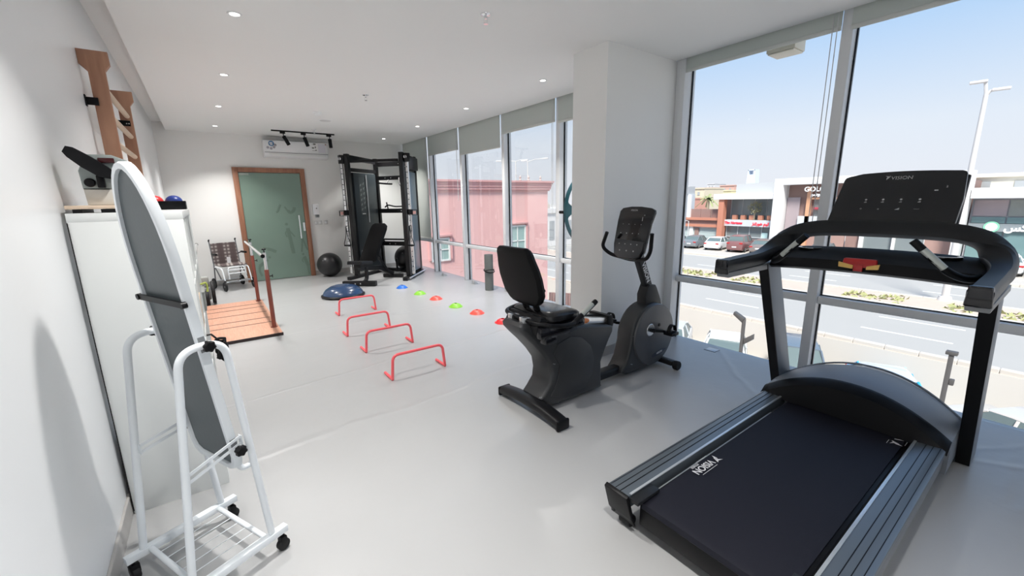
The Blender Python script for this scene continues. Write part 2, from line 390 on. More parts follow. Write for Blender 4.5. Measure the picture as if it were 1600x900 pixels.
# ================================================================== CEILING FITTINGS
em = mat('lamp_glow', (1, 1, 1), .5, emis=(1, .95, .86, 9))
dl = None
spots = [(.363, 3.69), (.363, 5.37), (.363, 7.05), (.363, 8.78), (3.22, 3.79), (3.22, 5.47), (3.22, 7.15), (3.22, 8.84), (.363, 2.0), (.363, .3), (.363, -1.4)]
dlab = ['nearest ceiling downlight in the row above the left wall', 'second nearest ceiling downlight in the left row', 'third downlight of the left row, above the bookcase end', 'farthest downlight of the left row, near the door wall',
        'nearest downlight of the window-side row, left of the pillar', 'second nearest downlight of the window-side row', 'third downlight of the window-side row', 'farthest downlight of the window-side row, above the cable machine']
ld = bpy.data.lights.new('downlight_lamp', 'AREA'); ld.shape = 'DISK'; ld.energy = DOWNLIGHT_W; ld.size = .10; ld.spread = R(104); ld.color = (1, .975, .94)
for i, (x, y) in enumerate(spots):
    lab = dlab[i] if i < 8 else 'ceiling downlight in the part of the room behind the photographer'
    if dl is None:
        dl = thing('downlight', lab, 'light', (x, y, HC), 'ceiling downlights'); c = dl
        part('trim_ring', MB().lathe([(.030, -.001), (.032, -.006), (.042, -.006), (.046, 0), (.046, .0), (.03, 0)], (x, y, HC), n=28), WHITE, dl)
        part('lens', MB().lathe([(.0, -.003), (.029, -.003), (.029, 0), (0, 0)], (x, y, HC), n=24), em, dl)
    else: c = copy_tree(dl, (x, y, HC), label=lab)
    lo = bpy.data.objects.new('lamp', ld); COL.objects.link(lo); lo.parent = c; lo.location = (0, 0, -.02)
sp0 = None
for i, (x, y) in enumerate([(1.80, 2.74), (1.80, 5.45), (1.80, 8.38)]):
    lab = ['nearest sprinkler head, near the top middle of the ceiling', 'middle sprinkler head on the ceiling', 'farthest sprinkler head, above the track light'][i]
    if sp0 is None:
        sp0 = thing('sprinkler', lab, 'sprinkler', (x, y, HC), 'ceiling sprinklers')
        part('escutcheon', MB().lathe([(.0, 0), (.036, 0), (.034, -.006), (.014, -.012), (0, -.012)], (x, y, HC), n=24), CHR, sp0)
        g = MB(); g.cyl((x, y, HC-.012), (x, y, HC-.03), .011, n=12); g.tube([(x-.009, y, HC-.03), (x-.015, y, HC-.045), (x, y, HC-.06)], .0025, 6); g.tube([(x+.009, y, HC-.03), (x+.015, y, HC-.045), (x, y, HC-.06)], .0025, 6)
        part('frame_arms', g, CHR, sp0)
        part('deflector', MB().cyl((x, y, HC-.060), (x, y, HC-.064), .016, n=16), CHR, sp0)
    else: copy_tree(sp0, (x, y, HC), label=lab)
x, y = 1.53, 6.8
t = thing('smoke_detector', 'white smoke detector on the ceiling beside a round vent', 'detector', (x, y, HC))
part('base_plate', MB().lathe([(0, 0), (.055, 0), (.055, -.012), (0, -.012)], (x, y, HC)), WHITE, t)
part('head', MB().lathe([(0, -.012), (.045, -.012), (.042, -.035), (.025, -.05), (0, -.052)], (x, y, HC)), WHITE, t)
x, y = 1.77, 7.4
t = thing('ceiling_vent', 'flat round white vent cover on the ceiling', 'vent', (x, y, HC))
part('cover', MB().lathe([(0, 0), (.085, 0), (.082, -.008), (0, -.010)], (x, y, HC)), mat('vent_white', (.66, .66, .65), .5), t)
part('rim', MB().lathe([(.086, 0), (.095, 0), (.093, -.005), (.086, -.006)], (x, y, HC)), WHITE, t)

# track light
t = thing('track_light', 'black ceiling track with three spotlights above the air conditioner', 'light', (1.7, 8.75, HC))
part('track', MB().box(1.17, 2.23, 8.735, 8.765, HC-.022, HC, .002), BLK, t)
for (x, dx, dz) in ((1.36, .07, -.15), (1.70, .045, -.155), (2.14, .005, -.16)):
    y = 8.75
    h = part('spotlight', MB().cyl((x, y, HC-.095), (x+dx, y-.01, HC-.095+dz), .032, n=20, bev=.004), BLK, t)
    g = MB(); g.box(x-.055, x+.03, y-.016, y+.016, HC-.055, HC-.022, .003); part('adapter', g, BLK, h)
    part('swivel', MB().tube([(x, y, HC-.055), (x, y, HC-.10)], .008, 8), BLK, h)

# air conditioner
ac = thing('air_conditioner', 'white wall air conditioner above the green door', 'air conditioner', (1.67, YB, 2.39))
prof = [(YB-.001, 2.385), (YB-.001, 2.70), (YB-.17, 2.70), (YB-.20, 2.68), (YB-.205, 2.47), (YB-.17, 2.41), (YB-.10, 2.385)]
part('case', MB().prism(prof, 'x', 1.10, 2.25, .012), WHITE, ac)
part('front_panel', MB().box(1.105, 2.245, YB-.213, YB-.206, 2.475, 2.685, .003), WHITE, ac)
part('seam_line', MB().box(1.11, 2.24, YB-.2145, YB-.2135, 2.468, 2.476), mat('ac_line', (.18, .18, .19), .4), ac)
part('flap', MB().hexa([(1.18, YB-.205, 2.455), (2.2, YB-.205, 2.455), (2.2, YB-.200, 2.455), (1.18, YB-.200, 2.455), (1.18, YB-.17, 2.415), (2.2, YB-.17, 2.415), (2.2, YB-.165, 2.418), (1.18, YB-.165, 2.418)]), LAM, ac)
yy = YB-.2145
part('energy_sticker', MB().cyl((1.235, yy-.001, 2.63), (1.235, yy, 2.63), .05, n=28), mat('sticker_blue', (.08, .20, .36), .5), ac, 'round blue sticker')
g = MB()
g.box(1.205, 1.255, yy-.002, yy-.001, 2.625, 2.65); g.box(1.215, 1.255, yy-.002, yy-.001, 2.600, 2.617)
part('sticker_print', g, LIT, ac)
g = MB()
for x, z in ((1.17, 2.555), (1.225, 2.54), (1.275, 2.565), (1.30, 2.605)): g.lathe([(.020, 0), (.024, 0), (.024, .001), (.020, .001)], (x, yy-.001, z), 'y', 16)
part('round_badges', g, mat('badge_grey', (.42, .40, .44), .5), ac)
g = MB(); g.cyl((1.30, yy-.002, 2.617), (1.30, yy-.001, 2.617), .010, n=10)
for x0, x1, z0, z1 in ((1.975, 2.02, 2.645, 2.675), (1.945, 1.975, 2.656, 2.66), (1.945, 1.985, 2.575, 2.60), (2.0, 2.02, 2.585, 2.62), (1.945, 2.03, 2.535, 2.541), (2.005, 2.03, 2.541, 2.556), (2.195, 2.22, 2.655, 2.675)): g.box(x0, x1, yy-.001, yy, z0, z1)
part('label_print', g, mat('print_dark', (.16, .17, .15), .5), ac)
part('energy_label', MB().box(2.06, 2.20, yy-.0005, yy, 2.50, 2.67), mat('label_pale', (.70, .70, .76), .5), ac)
g = MB(); g.cyl((1.9+.31, yy-.0015, 2.655), (2.21, yy-.001, 2.655), .006, n=8); part('red_mark', g, RED, ac)

# hand sanitiser + switches
t = thing('soap_dispenser', 'white wall dispenser right of the green door', 'dispenser', (1.92, YB, 1.22))
part('body', MB().prism([(1.865, 1.27), (1.865, 1.47), (1.88, 1.49), (1.965, 1.49), (1.98, 1.47), (1.98, 1.27)], 'y', YB-.09, YB-.001, .01), WHITE, t)
part('nozzle', MB().box(1.905, 1.975, YB-.07, YB-.01, 1.215, 1.27, .006), GRY, t)
part('level_window', MB().cyl((1.93, YB-.0915, 1.40), (1.93, YB-.09, 1.40), .011, n=12), BLK, t)
g0 = None
for i, (x, ww) in enumerate(((1.905, .055), (1.985, .085), (2.10, .085))):
    t = thing('switch_plate', ['small blank wall plate below the dispenser', 'middle white switch plate right of the door', 'rightmost white switch plate beside the gym ball'][i], 'switch', (x, YB, 1.10), 'wall switch plates')
    part('plate', MB().box(x-ww/2, x+ww/2, YB-.009, YB-.001, 1.06, 1.145, .002), mat('plate_white', (.68, .68, .67), .4), t)
    part('rocker', MB().box(x-ww*.28, x+ww*.28, YB-.012, YB-.009, 1.08, 1.125, .001), WHITE, t)

# ================================================================== WALL BARS
t = thing('wall_bars', 'wooden wall bars with pale rungs fixed high on the left wall', 'wall bars', (XL, 4.4, .1))
for y in (3.80, 4.96):
    prof = [(XL+.0, 2.45), (XL+.143, 2.45), (XL+.145, 2.375), (XL+.117, 2.335), (XL+.117, .1), (XL+.037, .1), (XL+.037, 2.325), (XL+.001, 2.365)]
    u = part('upright', MB().prism(prof, 'y', y, y+.04, .003), BEECH, t)
    g = MB(); g.box(XL+.001, XL+.06, y-.02, y-.001, 2.125, 2.17, .002) if y < 4 else g.box(XL+.018, XL+.10, y-.006, y-.0005, 2.17, 2.215, .002)
    if y < 4: g.box(XL+.001, XL+.006, y-.04, y-.001, 2.115, 2.18)
    part('wall_bracket', g, BLK, u)
    if y > 4:
        g = MB()
        for xx in (.075, .09): g.cyl((XL+xx, y-.008, 2.19), (XL+xx, y-.006, 2.19), .005, n=8)
        part('screw', g, SILV, u)
z = 2.25; 
while z > .2:
    part('rung', MB().tube([(XL+.085, 3.841, z), (XL+.085, 4.959, z)], .0185, 12), PINE, t); z -= .165
# ================================================================== BOOKCASE AND WHAT IS ON IT
bx0, bx1, by0, by1, bh = -.474, -.078, 2.58, 4.05, 1.475
t = thing('bookcase', 'tall white open bookcase standing end-on against the left wall', 'bookcase', (-.28, 3.3, 0))
part('side_panel', MB().box(bx0, bx1, by0, by0+.038, 0, bh-.038, .0015), LAM, t)
part('side_panel', MB().box(bx0, bx1, by1-.038, by1, 0, bh-.038, .0015), LAM, t)
part('top_panel', MB().box(bx0, bx1, by0, by1, bh-.038, bh, .0015), LAM, t)
part('bottom_panel', MB().box(bx0, bx1, by0+.039, by1-.039, 0, .038), LAM, t)
cw = (by1-by0-.076)/4; chh = (bh-.076)/4
for k in (1, 2, 3):
    z = .038+chh*k; part('shelf', MB().box(bx0+.002, bx1-.002, by0+.039, by1-.039, z-.008, z+.008), LAM, t)
for k in (1, 2, 3):
    y = by0+.038+cw*k
    for j in range(4): part('divider', MB().box(bx0+.004, bx1-.002, y-.008, y+.008, .039+chh*j+.009, .038+chh*(j+1)-.009), LAM, t)
part('edge_strip', MB().box(bx0, bx0+.003, by0-.004, by0, 0.02, bh-.04), BLK, t, 'black edge along the wall side')
def inshelf(name, label, cat, col, kcol, krow, w_, h_, dpt, m):
    y0 = by0+.038+cw*kcol+(cw-w_)/2; z0 = .038+chh*krow+.0085
    o = thing(name, label, cat, ((bx1-dpt/2-.01), y0+w_/2, z0))
    part('box', MB().box(bx1-dpt+col, bx1+col, y0, y0+w_, z0, z0+h_, .006), m, o); part('rim', MB().box(bx1-dpt+col-.003, bx1+col+.003, y0-.003, y0+w_+.003, z0+h_+.0005, z0+h_+.012, .003), m, o)
inshelf('storage_box', 'grey storage box at the far end of the bookcase', 'box', .012, 3, 2, .27, .13, .34, mat('box_grey', (.30, .31, .29), .6))
inshelf('storage_box', 'white storage box on the bottom shelf of the bookcase', 'box', -.005, 0, 0, .28, .24, .34, WHITE)
inshelf('storage_box', 'beige storage box in the middle of the bookcase', 'box', -.005, 1, 2, .28, .2, .34, PINE)
o = solid('exercise_band', MB().tube(crom([(-.20, 3.96, .904), (-.09, 3.97, .905), (-.052, 3.98, .91), (-.046, 3.985, .87), (-.05, 3.98, .84)], 5), .007, 8), mat('lime_band', (.55, .62, .12), .5), (-.1, 3.93, .90), 'lime green band hanging over the grey box at the bookcase end', 'band')
# knot of black straps hanging from the shelf edge
g = MB(); random.seed(5)
c0 = V((-.022, 3.02, .66))
g.tube([(-.0785, 3.02, .737), (-.055, 3.02, .738), (-.035, 3.02, .71), c0], .006, 6)
for k in range(7):
    pts = []
    for q in range(7): pts.append(c0+V((random.uniform(-.02, .035), random.uniform(-.04, .04), random.uniform(-.09, .045))))
    g.tube(crom(pts, 4), .0075, 6)
solid('strap_bundle', g, RUB, (-.04, 3.02, .6), 'knotted bundle of black straps hanging at the bookcase front behind the mirror', 'straps')
# balance board + device
t = thing('balance_board', 'pale wooden board with black pads lying on the near end of the bookcase', 'board', (-.37, 2.72, bh))
part('plank', MB().box(-.472, -.20, 2.585, 2.86, bh+.017, bh+.033, .003), PINE, t)
for a, b in ((-.45, -.42), (-.36, -.30), (-.25, -.22)): part('pad', MB().box(a, b, 2.59, 2.84, bh, bh+.0165), BLK, t)
zb = bh+.034
t = thing('massage_device', 'grey therapy device with a big black slanted handle on the bookcase top', 'device', (-.36, 2.7, zb))
GG = mat('device_grey', (.30, .34, .33), .3); CL = mat('device_cream', (.62, .60, .55), .45)
part('base', MB().prism([(-.408, zb), (-.26, zb), (-.26, zb+.07), (-.412, zb+.07)], 'y', 2.66, 2.80, .006), CL, t)
part('body', MB().prism([(-.414, zb+.071), (-.26, zb+.071), (-.25, zb+.20), (-.30, zb+.222), (-.385, zb+.222), (-.418, zb+.15)], 'y', 2.66, 2.80, .012), GG, t)
h = part('handle', MB().loft([[V(p)+V((0, q[0]*wd, 0))+n_*q[1]*th for q in [(1, 1), (-1, 1), (-1, -1), (1, -1)]] for p, wd, th, n_ in
     [((-.438, 2.63, zb+.236), .02, .014, V((.5, 0, .85))), ((-.420, 2.63, zb+.222), .028, .024, V((.5, 0, .85))), ((-.378, 2.63, zb+.185), .028, .030, V((.55, 0, .8))), ((-.33, 2.63, zb+.145), .028, .030, V((.6, 0, .7))), ((-.295, 2.63, zb+.125), .024, .018, V((.6, 0, .7)))]]), BLK, t)
part('button', MB().cyl((-.385, 2.642, zb+.098), (-.385, 2.66, zb+.098), .019, bev=.004), BLK, t)
part('display', MB().box(-.345, -.29, 2.648, 2.66, zb+.185, zb+.207, .003), mat('dark_red', (.05, .004, .006), .2), t)
part('strut', MB().box(-.36, -.335, 2.63, 2.659, zb+.075, zb+.13, .004), BLK, t)
# tray with balls
t = thing('ball_tray', 'shallow black tray holding two small balls on the far end of the bookcase', 'tray', (-.2, 3.9, bh))
g = MB(); x0, x1, y0, y1 = -.40, -.085, 3.72, 3.98
g.box(x0, x1, y0, y1, bh, bh+.008, .002); g.box(x0, x0+.01, y0, y1, bh+.008, bh+.058, .002); g.box(x1-.01, x1, y0, y1, bh+.008, bh+.058, .002)
g.box(x0+.01, x1-.01, y0, y0+.01, bh+.008, bh+.058, .002); g.box(x0+.01, x1-.01, y1-.01, y1, bh+.008, bh+.058, .002)
part('tray', g, BLK, t)
for (x, m, lab) in ((-.255, RED, 'small red exercise ball in the black tray'), (-.15, mat('navy_ball', (.02, .05, .28), .35), 'small dark blue exercise ball in the black tray')):
    o = solid('exercise_ball', MB().ball((x, 3.85, bh+.008+.045), .045, (1.12, 1.12, 1)), m, (x, 3.85, bh+.008), lab, 'ball', 'small balls in the tray')

# ================================================================== TILTING MIRROR ON WHEELED STAND
u = V((.906, .423, 0)); s_ = V((.423, -.906, 0)); Z = V((0, 0, 1))
Pf = V((-.2485, 2.17, 0)); Pn = Pf+s_*.40; Pc = (Pf+Pn)/2
t = thing('tilting_mirror', 'oval tilting mirror seen from its grey back on a white wheeled stand', 'mirror', tuple(Pc))
def Q(P, a, z): return P+u*a+Z*z
for nm, P in (('far', Pf), ('near', Pn)):
    sg = -1 if nm == 'far' else 1
    bar = part('base_bar', MB().box(-.213, .213, -.016, .016, .085, .115, .003) if 0 else MB(Matrix.Translation(P) @ Matrix.Rotation(math.atan2(u.y, u.x), 4, 'Z')).box(-.213, .213, -.016, .016, .083, .113, .003), WMET, t)
    pts = fillet([Q(P, -.150, .112), Q(P, -.062, 1.005), Q(P, .088, 1.005), Q(P, .150, .112)], .075, 10)
    fr = part('side_frame', MB().tube(pts, .0135, 14), WMET, t)
    # slotted arm: two strips with rounded ends
    zc = .52 if nm == 'near' else .545
    g = MB(); off = s_*sg*(-.022)
    for dz in (-.014, .014): g.sweep([Q(P, a, zc+dz+.03*(1-((a+.01)/.11)**2)*0+(.30*(a+.10) if nm == 'near' else .22*(a+.1)))+off for a in [-.10+.2*k/8 for k in range(9)]], [(-.0015, -.006), (.0015, -.006), (.0015, .006), (-.0015, .006)])
    for a in (-.10, .10): 
        g.sweep([Q(P, a, zc-.02+(.30*(a+.10) if nm == 'near' else .22*(a+.1)))+off, Q(P, a, zc+.02+(.30*(a+.10) if nm == 'near' else .22*(a+.1)))+off], [(-.0015, -.012), (.0015, -.012), (.0015, .012), (-.0015, .012)], upv=tuple(s_))
    part('slotted_arm', g, WMET, fr)
    for a in (-.19, .19):
        c = Q(P, a, 0); k = V((.4, -.9, 0)).normalized() if a > 0 else V((.9, .4, 0)).normalized()
        g = MB(); g.cyl(c+Z*.026-k*.014, c+Z*.026+k*.014, .026, n=20, bev=.004)
        cas = part('caster', g, RUB, t)
        g = MB(); kk = V((k.y, -k.x, 0)); g.hexa([c+k*(.017)+kk*a1+Z*z for a1, z in ((-.014, .03), (.014, .03), (.012, .068), (-.012, .068))]+[c-k*(.017)+kk*a1+Z*z for a1, z in ((-.014, .03), (.014, .03), (.012, .068), (-.012, .068))], .002); g.cyl(c+Z*.066, c+Z*.0835, .008, n=10)
        part('fork', g, BLK, cas)
for a in (-.13, .13): part('cross_tube', MB().tube([Q(Pf, a, .10)+s_*.017, Q(Pn, a, .10)-s_*.017], .011, 12), WMET, t)
for k in range(6):
    f = .05+.06*k; part('shelf_wire', MB().tube([Q(Pf, -.118, .10)+s_*(f+.02), Q(Pf, .118, .10)+s_*(f+.02)], .0018, 6), WMET, t)
# board
tl = math.atan(-.105); nrm = (u*cos(tl)-Z*sin(tl)*-1)
ax = (Z+u*-.105).normalized(); B0 = Pc+u*.032+Z*1.0; nb = s_.cross(ax).normalized()   # nb: board normal
if nb.dot(u) > 0: nb = -nb                                                    # toward the camera side of the back
def outline(hw, zt, zb_, rb, n=20, sq=1.0):
    pts = []; zs = .27+ (zt-.62)*.0
    for k in range(n+1):
        a = pi*k/n; pts.append((hw*cos(a), zs+(zt-zs)*abs(sin(a))**sq))
    pts += [(-hw, zb_+rb), (-hw+rb*.3, zb_+rb*.3), (-hw+rb, zb_), (hw-rb, zb_), (hw-rb*.3, zb_+rb*.3), (hw, zb_+rb)]
    return pts
def BP(a, b, d): return B0+s_*a+ax*b+nb*d
o1 = outline(.168, .655, -.56, .05); o2 = outline(.150, .632, -.538, .045)
n = len(o1)
rim = MB(); rim.loft([[BP(a, b, -.014) for a, b in o1], [BP(a, b, .010) for a, b in o1], [BP(a*.985, b*.995, .016) for a, b in o1], [BP(a, b, .016) for a, b in o2], [BP(a, b, .004) for a, b in o2], [BP(a, b, -.010) for a, b in o2]], cap=False)
rimo = part('mirror_frame', rim, WMET, t)
part('backing_board', MB().loft([[BP(a*.998, b*.998, -.004) for a, b in o2], [BP(a*.998, b*.998, .005) for a, b in o2]]), BACKP, t)
part('mirror_glass', MB().loft([[BP(a*.998, b*.998, -.010) for a, b in o2], [BP(a*.998, b*.998, -.0045) for a, b in o2]]), mat('mirror', (.9, .92, .92), .02, 1), t)
g = MB(); zz = .14
g.sweep([BP(-.168, .16, .022), BP(.168, .16, .022)], [(-.004, -.011), (.004, -.011), (.004, .011), (-.004, .011)], upv=tuple(ax))
g.cyl(BP(-.170, .16, .012), BP(-.170, .16, .03), .012, n=10); g.cyl(BP(.170, .16, .012), BP(.170, .16, .03), .012, n=10)
part('black_crossbar', g, BLK, rimo)
part('handle', MB().tube(fillet([BP(.10, -.545, -.016), BP(.10, -.60, -.03), BP(.10, -.60, -.075), BP(.10, -.52, -.085)], .02), .012, 10), WMET, rimo)
def knob(P, d, r=.020, par=None):
    g = MB(); g.cyl(P, P+d*.018, .007, n=10); rings = []
    a = d.orthogonal().normalized(); b = d.cross(a)
    for q, sc in ((.018, .8), (.022, 1), (.038, 1), (.042, .8)):
        rings.append([P+d*q+(a*cos(x)+b*sin(x))*r*sc*(1+.10*cos(6*x)) for x in [2*pi*i/36 for i in range(36)]])
    g.loft(rings); return part('knob', g, BLK, par)
knob(BP(.17, 0, 0)+s_*.012, s_, par=t); knob(BP(-.17, 0, 0)-s_*.012, -s_, par=t)
knob(BP(.17, -.45, 0)+s_*.012, s_, par=t); knob(BP(-.17, -.45, 0)-s_*.012, -s_, .016, par=t)
part('pivot_plate', MB(frame(BP(.168, .0, .0), tuple(ax), tuple(s_))).box(-.03, .03, -.001, .0015, -.011, .011), GRY, t)
part('pivot_plate', MB(frame(BP(.168, -.43, .0), tuple(ax), tuple(s_))).box(-.02, .02, -.001, .0015, -.011, .011), GRY, t)

# ================================================================== PARALLEL BARS PLATFORM
t = thing('parallel_bars', 'walking platform with wooden deck, red-brown posts and a steel handrail', 'parallel bars', (.15, 6.45, 0))
px0, px1, py0, py1 = -.24, .575, 5.36, 7.56
part('deck', MB().box(px0, px1, py0+.012, py1, .0, .032, .002), PLAT, t)
part('front_edge', MB().box(px0, px1+.003, py0-.004, py0+.0115, 0, .034, .002), DARKW, t, 'dark brown front edge')
for y in (7.23, 6.98, 6.63, 6.25, 5.98): part('tread_strip', MB().box(px0+.03, px1-.03, y-.008, y+.008, .0322, .034), DARKW, t)
for x, sg in ((.525, 1), (-.19, -1)):
    for y in (5.68, 7.45):
        p = part('post', MB().cyl((x, y, .040), (x, y, .74), .024, n=20), REDW, t)
        part('foot_plate', MB().lathe([(.0, .0325), (.038, .0325), (.038, .039), (.0, .039)], (x, y, 0), n=20), REDW, p)
        part('steel_sleeve', MB().cyl((x, y, .741), (x, y, .945), .017, n=16), SILV, p)
        g = MB(); g.cyl((x, y, .945), (x, y, .975), .006, n=8); g.lathe([(0, .975), (.022, .975), (.024, .985), (.016, .992), (0, .992)], (x, y, 0), n=16)
        g.cyl((x+sg*.024, y, .66), (x+sg*.05, y, .66), .006, n=8); g.box(x+sg*.05, x+sg*.058, y-.01, y+.01, .64, .68, .003)
        part('clamp_knob', g, BLK, p)
        part('bracket', MB().box(min(x, x-sg*.06), max(x, x-sg*.06), y-.012, y+.012, .918, .932, .002), SILV, p)
    xr = x-sg*.06; g = MB(); g.tube([(xr, 5.24, .95), (xr, 7.52, .95)], .017, 14)
    r = part('handrail', g, SILV, t)
    g = MB(); g.cyl((xr, 5.225, .95), (xr, 5.24, .95), .021, n=16); g.cyl((xr, 7.52, .95), (xr, 7.535, .95), .021, n=16); part('end_cap', g, BLK, r)
# pedal trainer on the floor beyond
t = thing('pedal_trainer', 'small grey and black wheeled trainer on the floor behind the bookcase', 'trainer', (-.1, 7.95, 0))
part('body', MB().box(-.26, -.06, 7.85, 8.05, .27, .42, .02), mat('box_grey2', (.33, .34, .32), .5), t)
part('wheel', MB().cyl((-.05, 7.86, .18), (.0, 7.86, .18), .175, bev=.01), RUB, t); part('wheel', MB().cyl((-.13, 7.70, .12), (-.08, 7.70, .12), .12, bev=.01), RUB, t)
part('axle', MB().box(-.20, -.055, 7.72, 7.95, .09, .269, .01), GRY, t)

# ================================================================== WHEELCHAIR
cx_, cy_, ra = .29, 9.17, R(17)
T = Matrix.Translation((cx_, cy_, 0)) @ Matrix.Rotation(ra, 4, 'Z')     # local front = -y
def plaid():
    m = mat('plaid_fabric', (.2, .16, .16), .8); n = m.node_tree; b = n.nodes['Principled BSDF']; L = n.links
    t = n.nodes.new('ShaderNodeTexCoord'); sp = n.nodes.new('ShaderNodeSeparateXYZ'); L.new(t.outputs['Object'], sp.inputs[0])
    def band(out, f, ph):
        q = n.nodes.new('ShaderNodeMath'); q.operation = 'MULTIPLY'; q.inputs[1].default_value = f; L.new(out, q.inputs[0])
        q2 = n.nodes.new('ShaderNodeMath'); q2.operation = 'ADD'; q2.inputs[1].default_value = ph; L.new(q.outputs[0], q2.inputs[0])
        q3 = n.nodes.new('ShaderNodeMath'); q3.operation = 'SINE'; L.new(q2.outputs[0], q3.inputs[0])
        q4 = n.nodes.new('ShaderNodeMath'); q4.operation = 'MULTIPLY_ADD'; q4.inputs[1].default_value = .5; q4.inputs[2].default_value = .5; L.new(q3.outputs[0], q4.inputs[0]); return q4.outputs[0]
    def mix(f, c1, c2, fac=1):
        x = n.nodes.new('ShaderNodeMixRGB'); L.new(f, x.inputs[0])
        for i, c in ((1, c1), (2, c2)):
            if isinstance(c, tuple): x.inputs[i].default_value = (*c, 1)
            else: L.new(c, x.inputs[i])
        return x.outputs[0]
    a = band(sp.outputs[0], 100, 0); c = band(sp.outputs[2], 100, 1); d2 = band(sp.outputs[0], 33, 2)
    q = n.nodes.new('ShaderNodeMath'); q.operation = 'MULTIPLY'; L.new(a, q.inputs[0]); L.new(c, q.inputs[1])
    col = mix(q.outputs[0], (.10, .075, .075), (.50, .46, .43)); col = mix(d2, (.085, .06, .06), col); L.new(col, b.inputs['Base Color']); return m
PLD = plaid()
t = thing('wheelchair', 'folding transport wheelchair with tartan seat beside the door', 'wheelchair', (cx_, cy_, 0))
W = .20
part('backrest', MB(T).loft([[V((x, y+.03*(1-(x/W)**2)*1.0, z)) for x in [-W+2*W*k/8 for k in range(9)]]+[V((x, y+.03*(1-(x/W)**2)+.012, z)) for x in [W-2*W*k/8 for k in range(9)]] for y, z in ((.15, .44), (.17, .60), (.20, .82))]), PLD, t)
part('seat', MB(T).box(-W, W, -.22, .15, .425, .45, .01), PLD, t)
part('paper_tag', MB(T).box(.0, .06, .128, .131, .45, .56), LIT, t)
for s2 in (-1, 1):
    x = s2*(W+.012)
    g = MB(T); g.ltube([(x, -.10, .20), (x, .15, .44), (x, .215, .86)], .010, 10, .04); g.ltube([(x, .15, .44), (x, .15, .40), (x, .20, .12)], .010, 10, .03)
    part('rear_tube', g, mat('grey_tube', (.16, .16, .17), .4), t)
    g = MB(T); g.ltube([(x, .12, .40), (x, -.20, .40), (x, -.27, .20), (x, -.30, .14)], .011, 10, .06); part('side_tube', g, WMET, t)
    g = MB(T); g.ltube([(x, .16, .61), (x+s2*.02, .06, .64)], .009); g.box(min(x+s2*.005, x+s2*.045), max(x+s2*.005, x+s2*.045), -.13, .08, .625, .66, .012)
    part('armrest', g, BLK, t)
    g = MB(T); g.tube([(x, .215, .855), (x, .225, .875), (x, .20, .885)], .013, 8); part('push_grip', g, BLK, t)
    for yy_, rr, nm in ((-.30, .085, 'front_wheel'), (.21, .095, 'rear_wheel')):
        g = MB(T); xx = x+s2*.02
        g.lathe([(rr-.018, -.010), (rr-.006, -.013), (rr, -.006), (rr, .006), (rr-.006, .013), (rr-.018, .010), (rr-.018, -.010)], (xx, yy_, rr), 'x', 28)
        wv = part(nm, g, RUB, t)
        g = MB(T); g.cyl((xx-.012, yy_, rr), (xx+.012, yy_, rr), .016, n=14)
        for k in range(5): a = 2*pi*k/5; g.tube([(xx, yy_, rr), (xx, yy_+(rr-.015)*cos(a), rr+(rr-.015)*sin(a))], .006, 6)
        part('hub', g, GRY, wv)
        if nm == 'front_wheel':
            g = MB(T); g.box(min(xx-.02*s2, xx+.0), max(xx-.02*s2, xx), yy_-.02, yy_+.03, rr+.02, .19, .005); part('caster_fork', g, BLK, wv)
g = MB(T); g.ltube([(-.135, -.27, .20), (-.135, -.24, .41), (.135, -.24, .41), (.135, -.27, .20)], .010, 10, .05); g.tube([(-.13, -.25, .36), (.13, -.25, .36)], .009); g.tube([(-.13, -.26, .30), (.13, -.26, .30)], .009)
part('leg_frame', g, WMET, t)
part('cross_bar', MB(T).tube([(-.19, -.28, .155), (.19, -.28, .155)], .010), WMET, t); part('cross_bar', MB(T).tube([(-W, .20, .14), (W, .20, .14)], .008), WMET, t); part('cross_bar', MB(T).tube([(-W, -.2, .40), (W, -.2, .40)], .009), WMET, t)
part('footrest', MB(T).box(-.17, -.02, -.36, -.27, .165, .175, .003), GRY, t); part('footrest', MB(T).box(.02, .17, -.36, -.27, .165, .175, .003), GRY, t)

# ================================================================== FLOOR TOYS: HURDLES, CONES, BALANCE TRAINER, BALLS, MAT
hl = ['nearest of the four low red hurdles', 'second nearest low red hurdle', 'third low red hurdle, overlapping the one in front of the balance dome', 'farthest low red hurdle, in front of the blue balance dome']
H0 = None
for i, (x, y, rz) in enumerate([(1.377, 3.32, R(0)), (1.41, 4.14, R(0)), (1.405, 4.81, R(0)), (1.565, 5.81, R(0))]):
    if H0 is None:
        H0 = thing('training_hurdle', hl[0], 'hurdle', (x, y, 0), 'low agility hurdles in a row')
        T = Matrix.Translation((x, y, 0)); r = .0125; hw = .238; hh = .222
        part('arch', MB(T).tube(fillet([(-hw-.012, 0, r), (-hw+.006, 0, hh), (hw-.006, 0, hh), (hw+.012, 0, r)], .055, 8), r, 12), CORAL, H0)
        for s2 in (-1, 1):
            part('foot', MB(T).tube([(s2*(hw+.012), -.004, r), (s2*(hw+.012), .03, r), (s2*(hw+.012), .18, r)], r, 12), CORAL, H0)
    else: copy_tree(H0, (x, y, 0), label=hl[i])
cl = [('blue', BLU, 2.70, 7.06), ('lime', GRN, 2.74, 6.38), ('orange', ORG, 2.78, 5.86), ('lime', GRN, 2.79, 5.24), ('orange', ORG, 2.84, 4.73), ('red', RED, 2.86, 4.15)]
clab = ['blue marker cone, farthest of the row', 'lime green marker cone, second from the blue cone', 'orange-red marker cone between the two lime green cones', 'lime green marker cone, nearer of the two green ones', 'orange-red marker cone beside the nearer green cone', 'red marker cone, nearest of the row, behind the exercise bike seat']
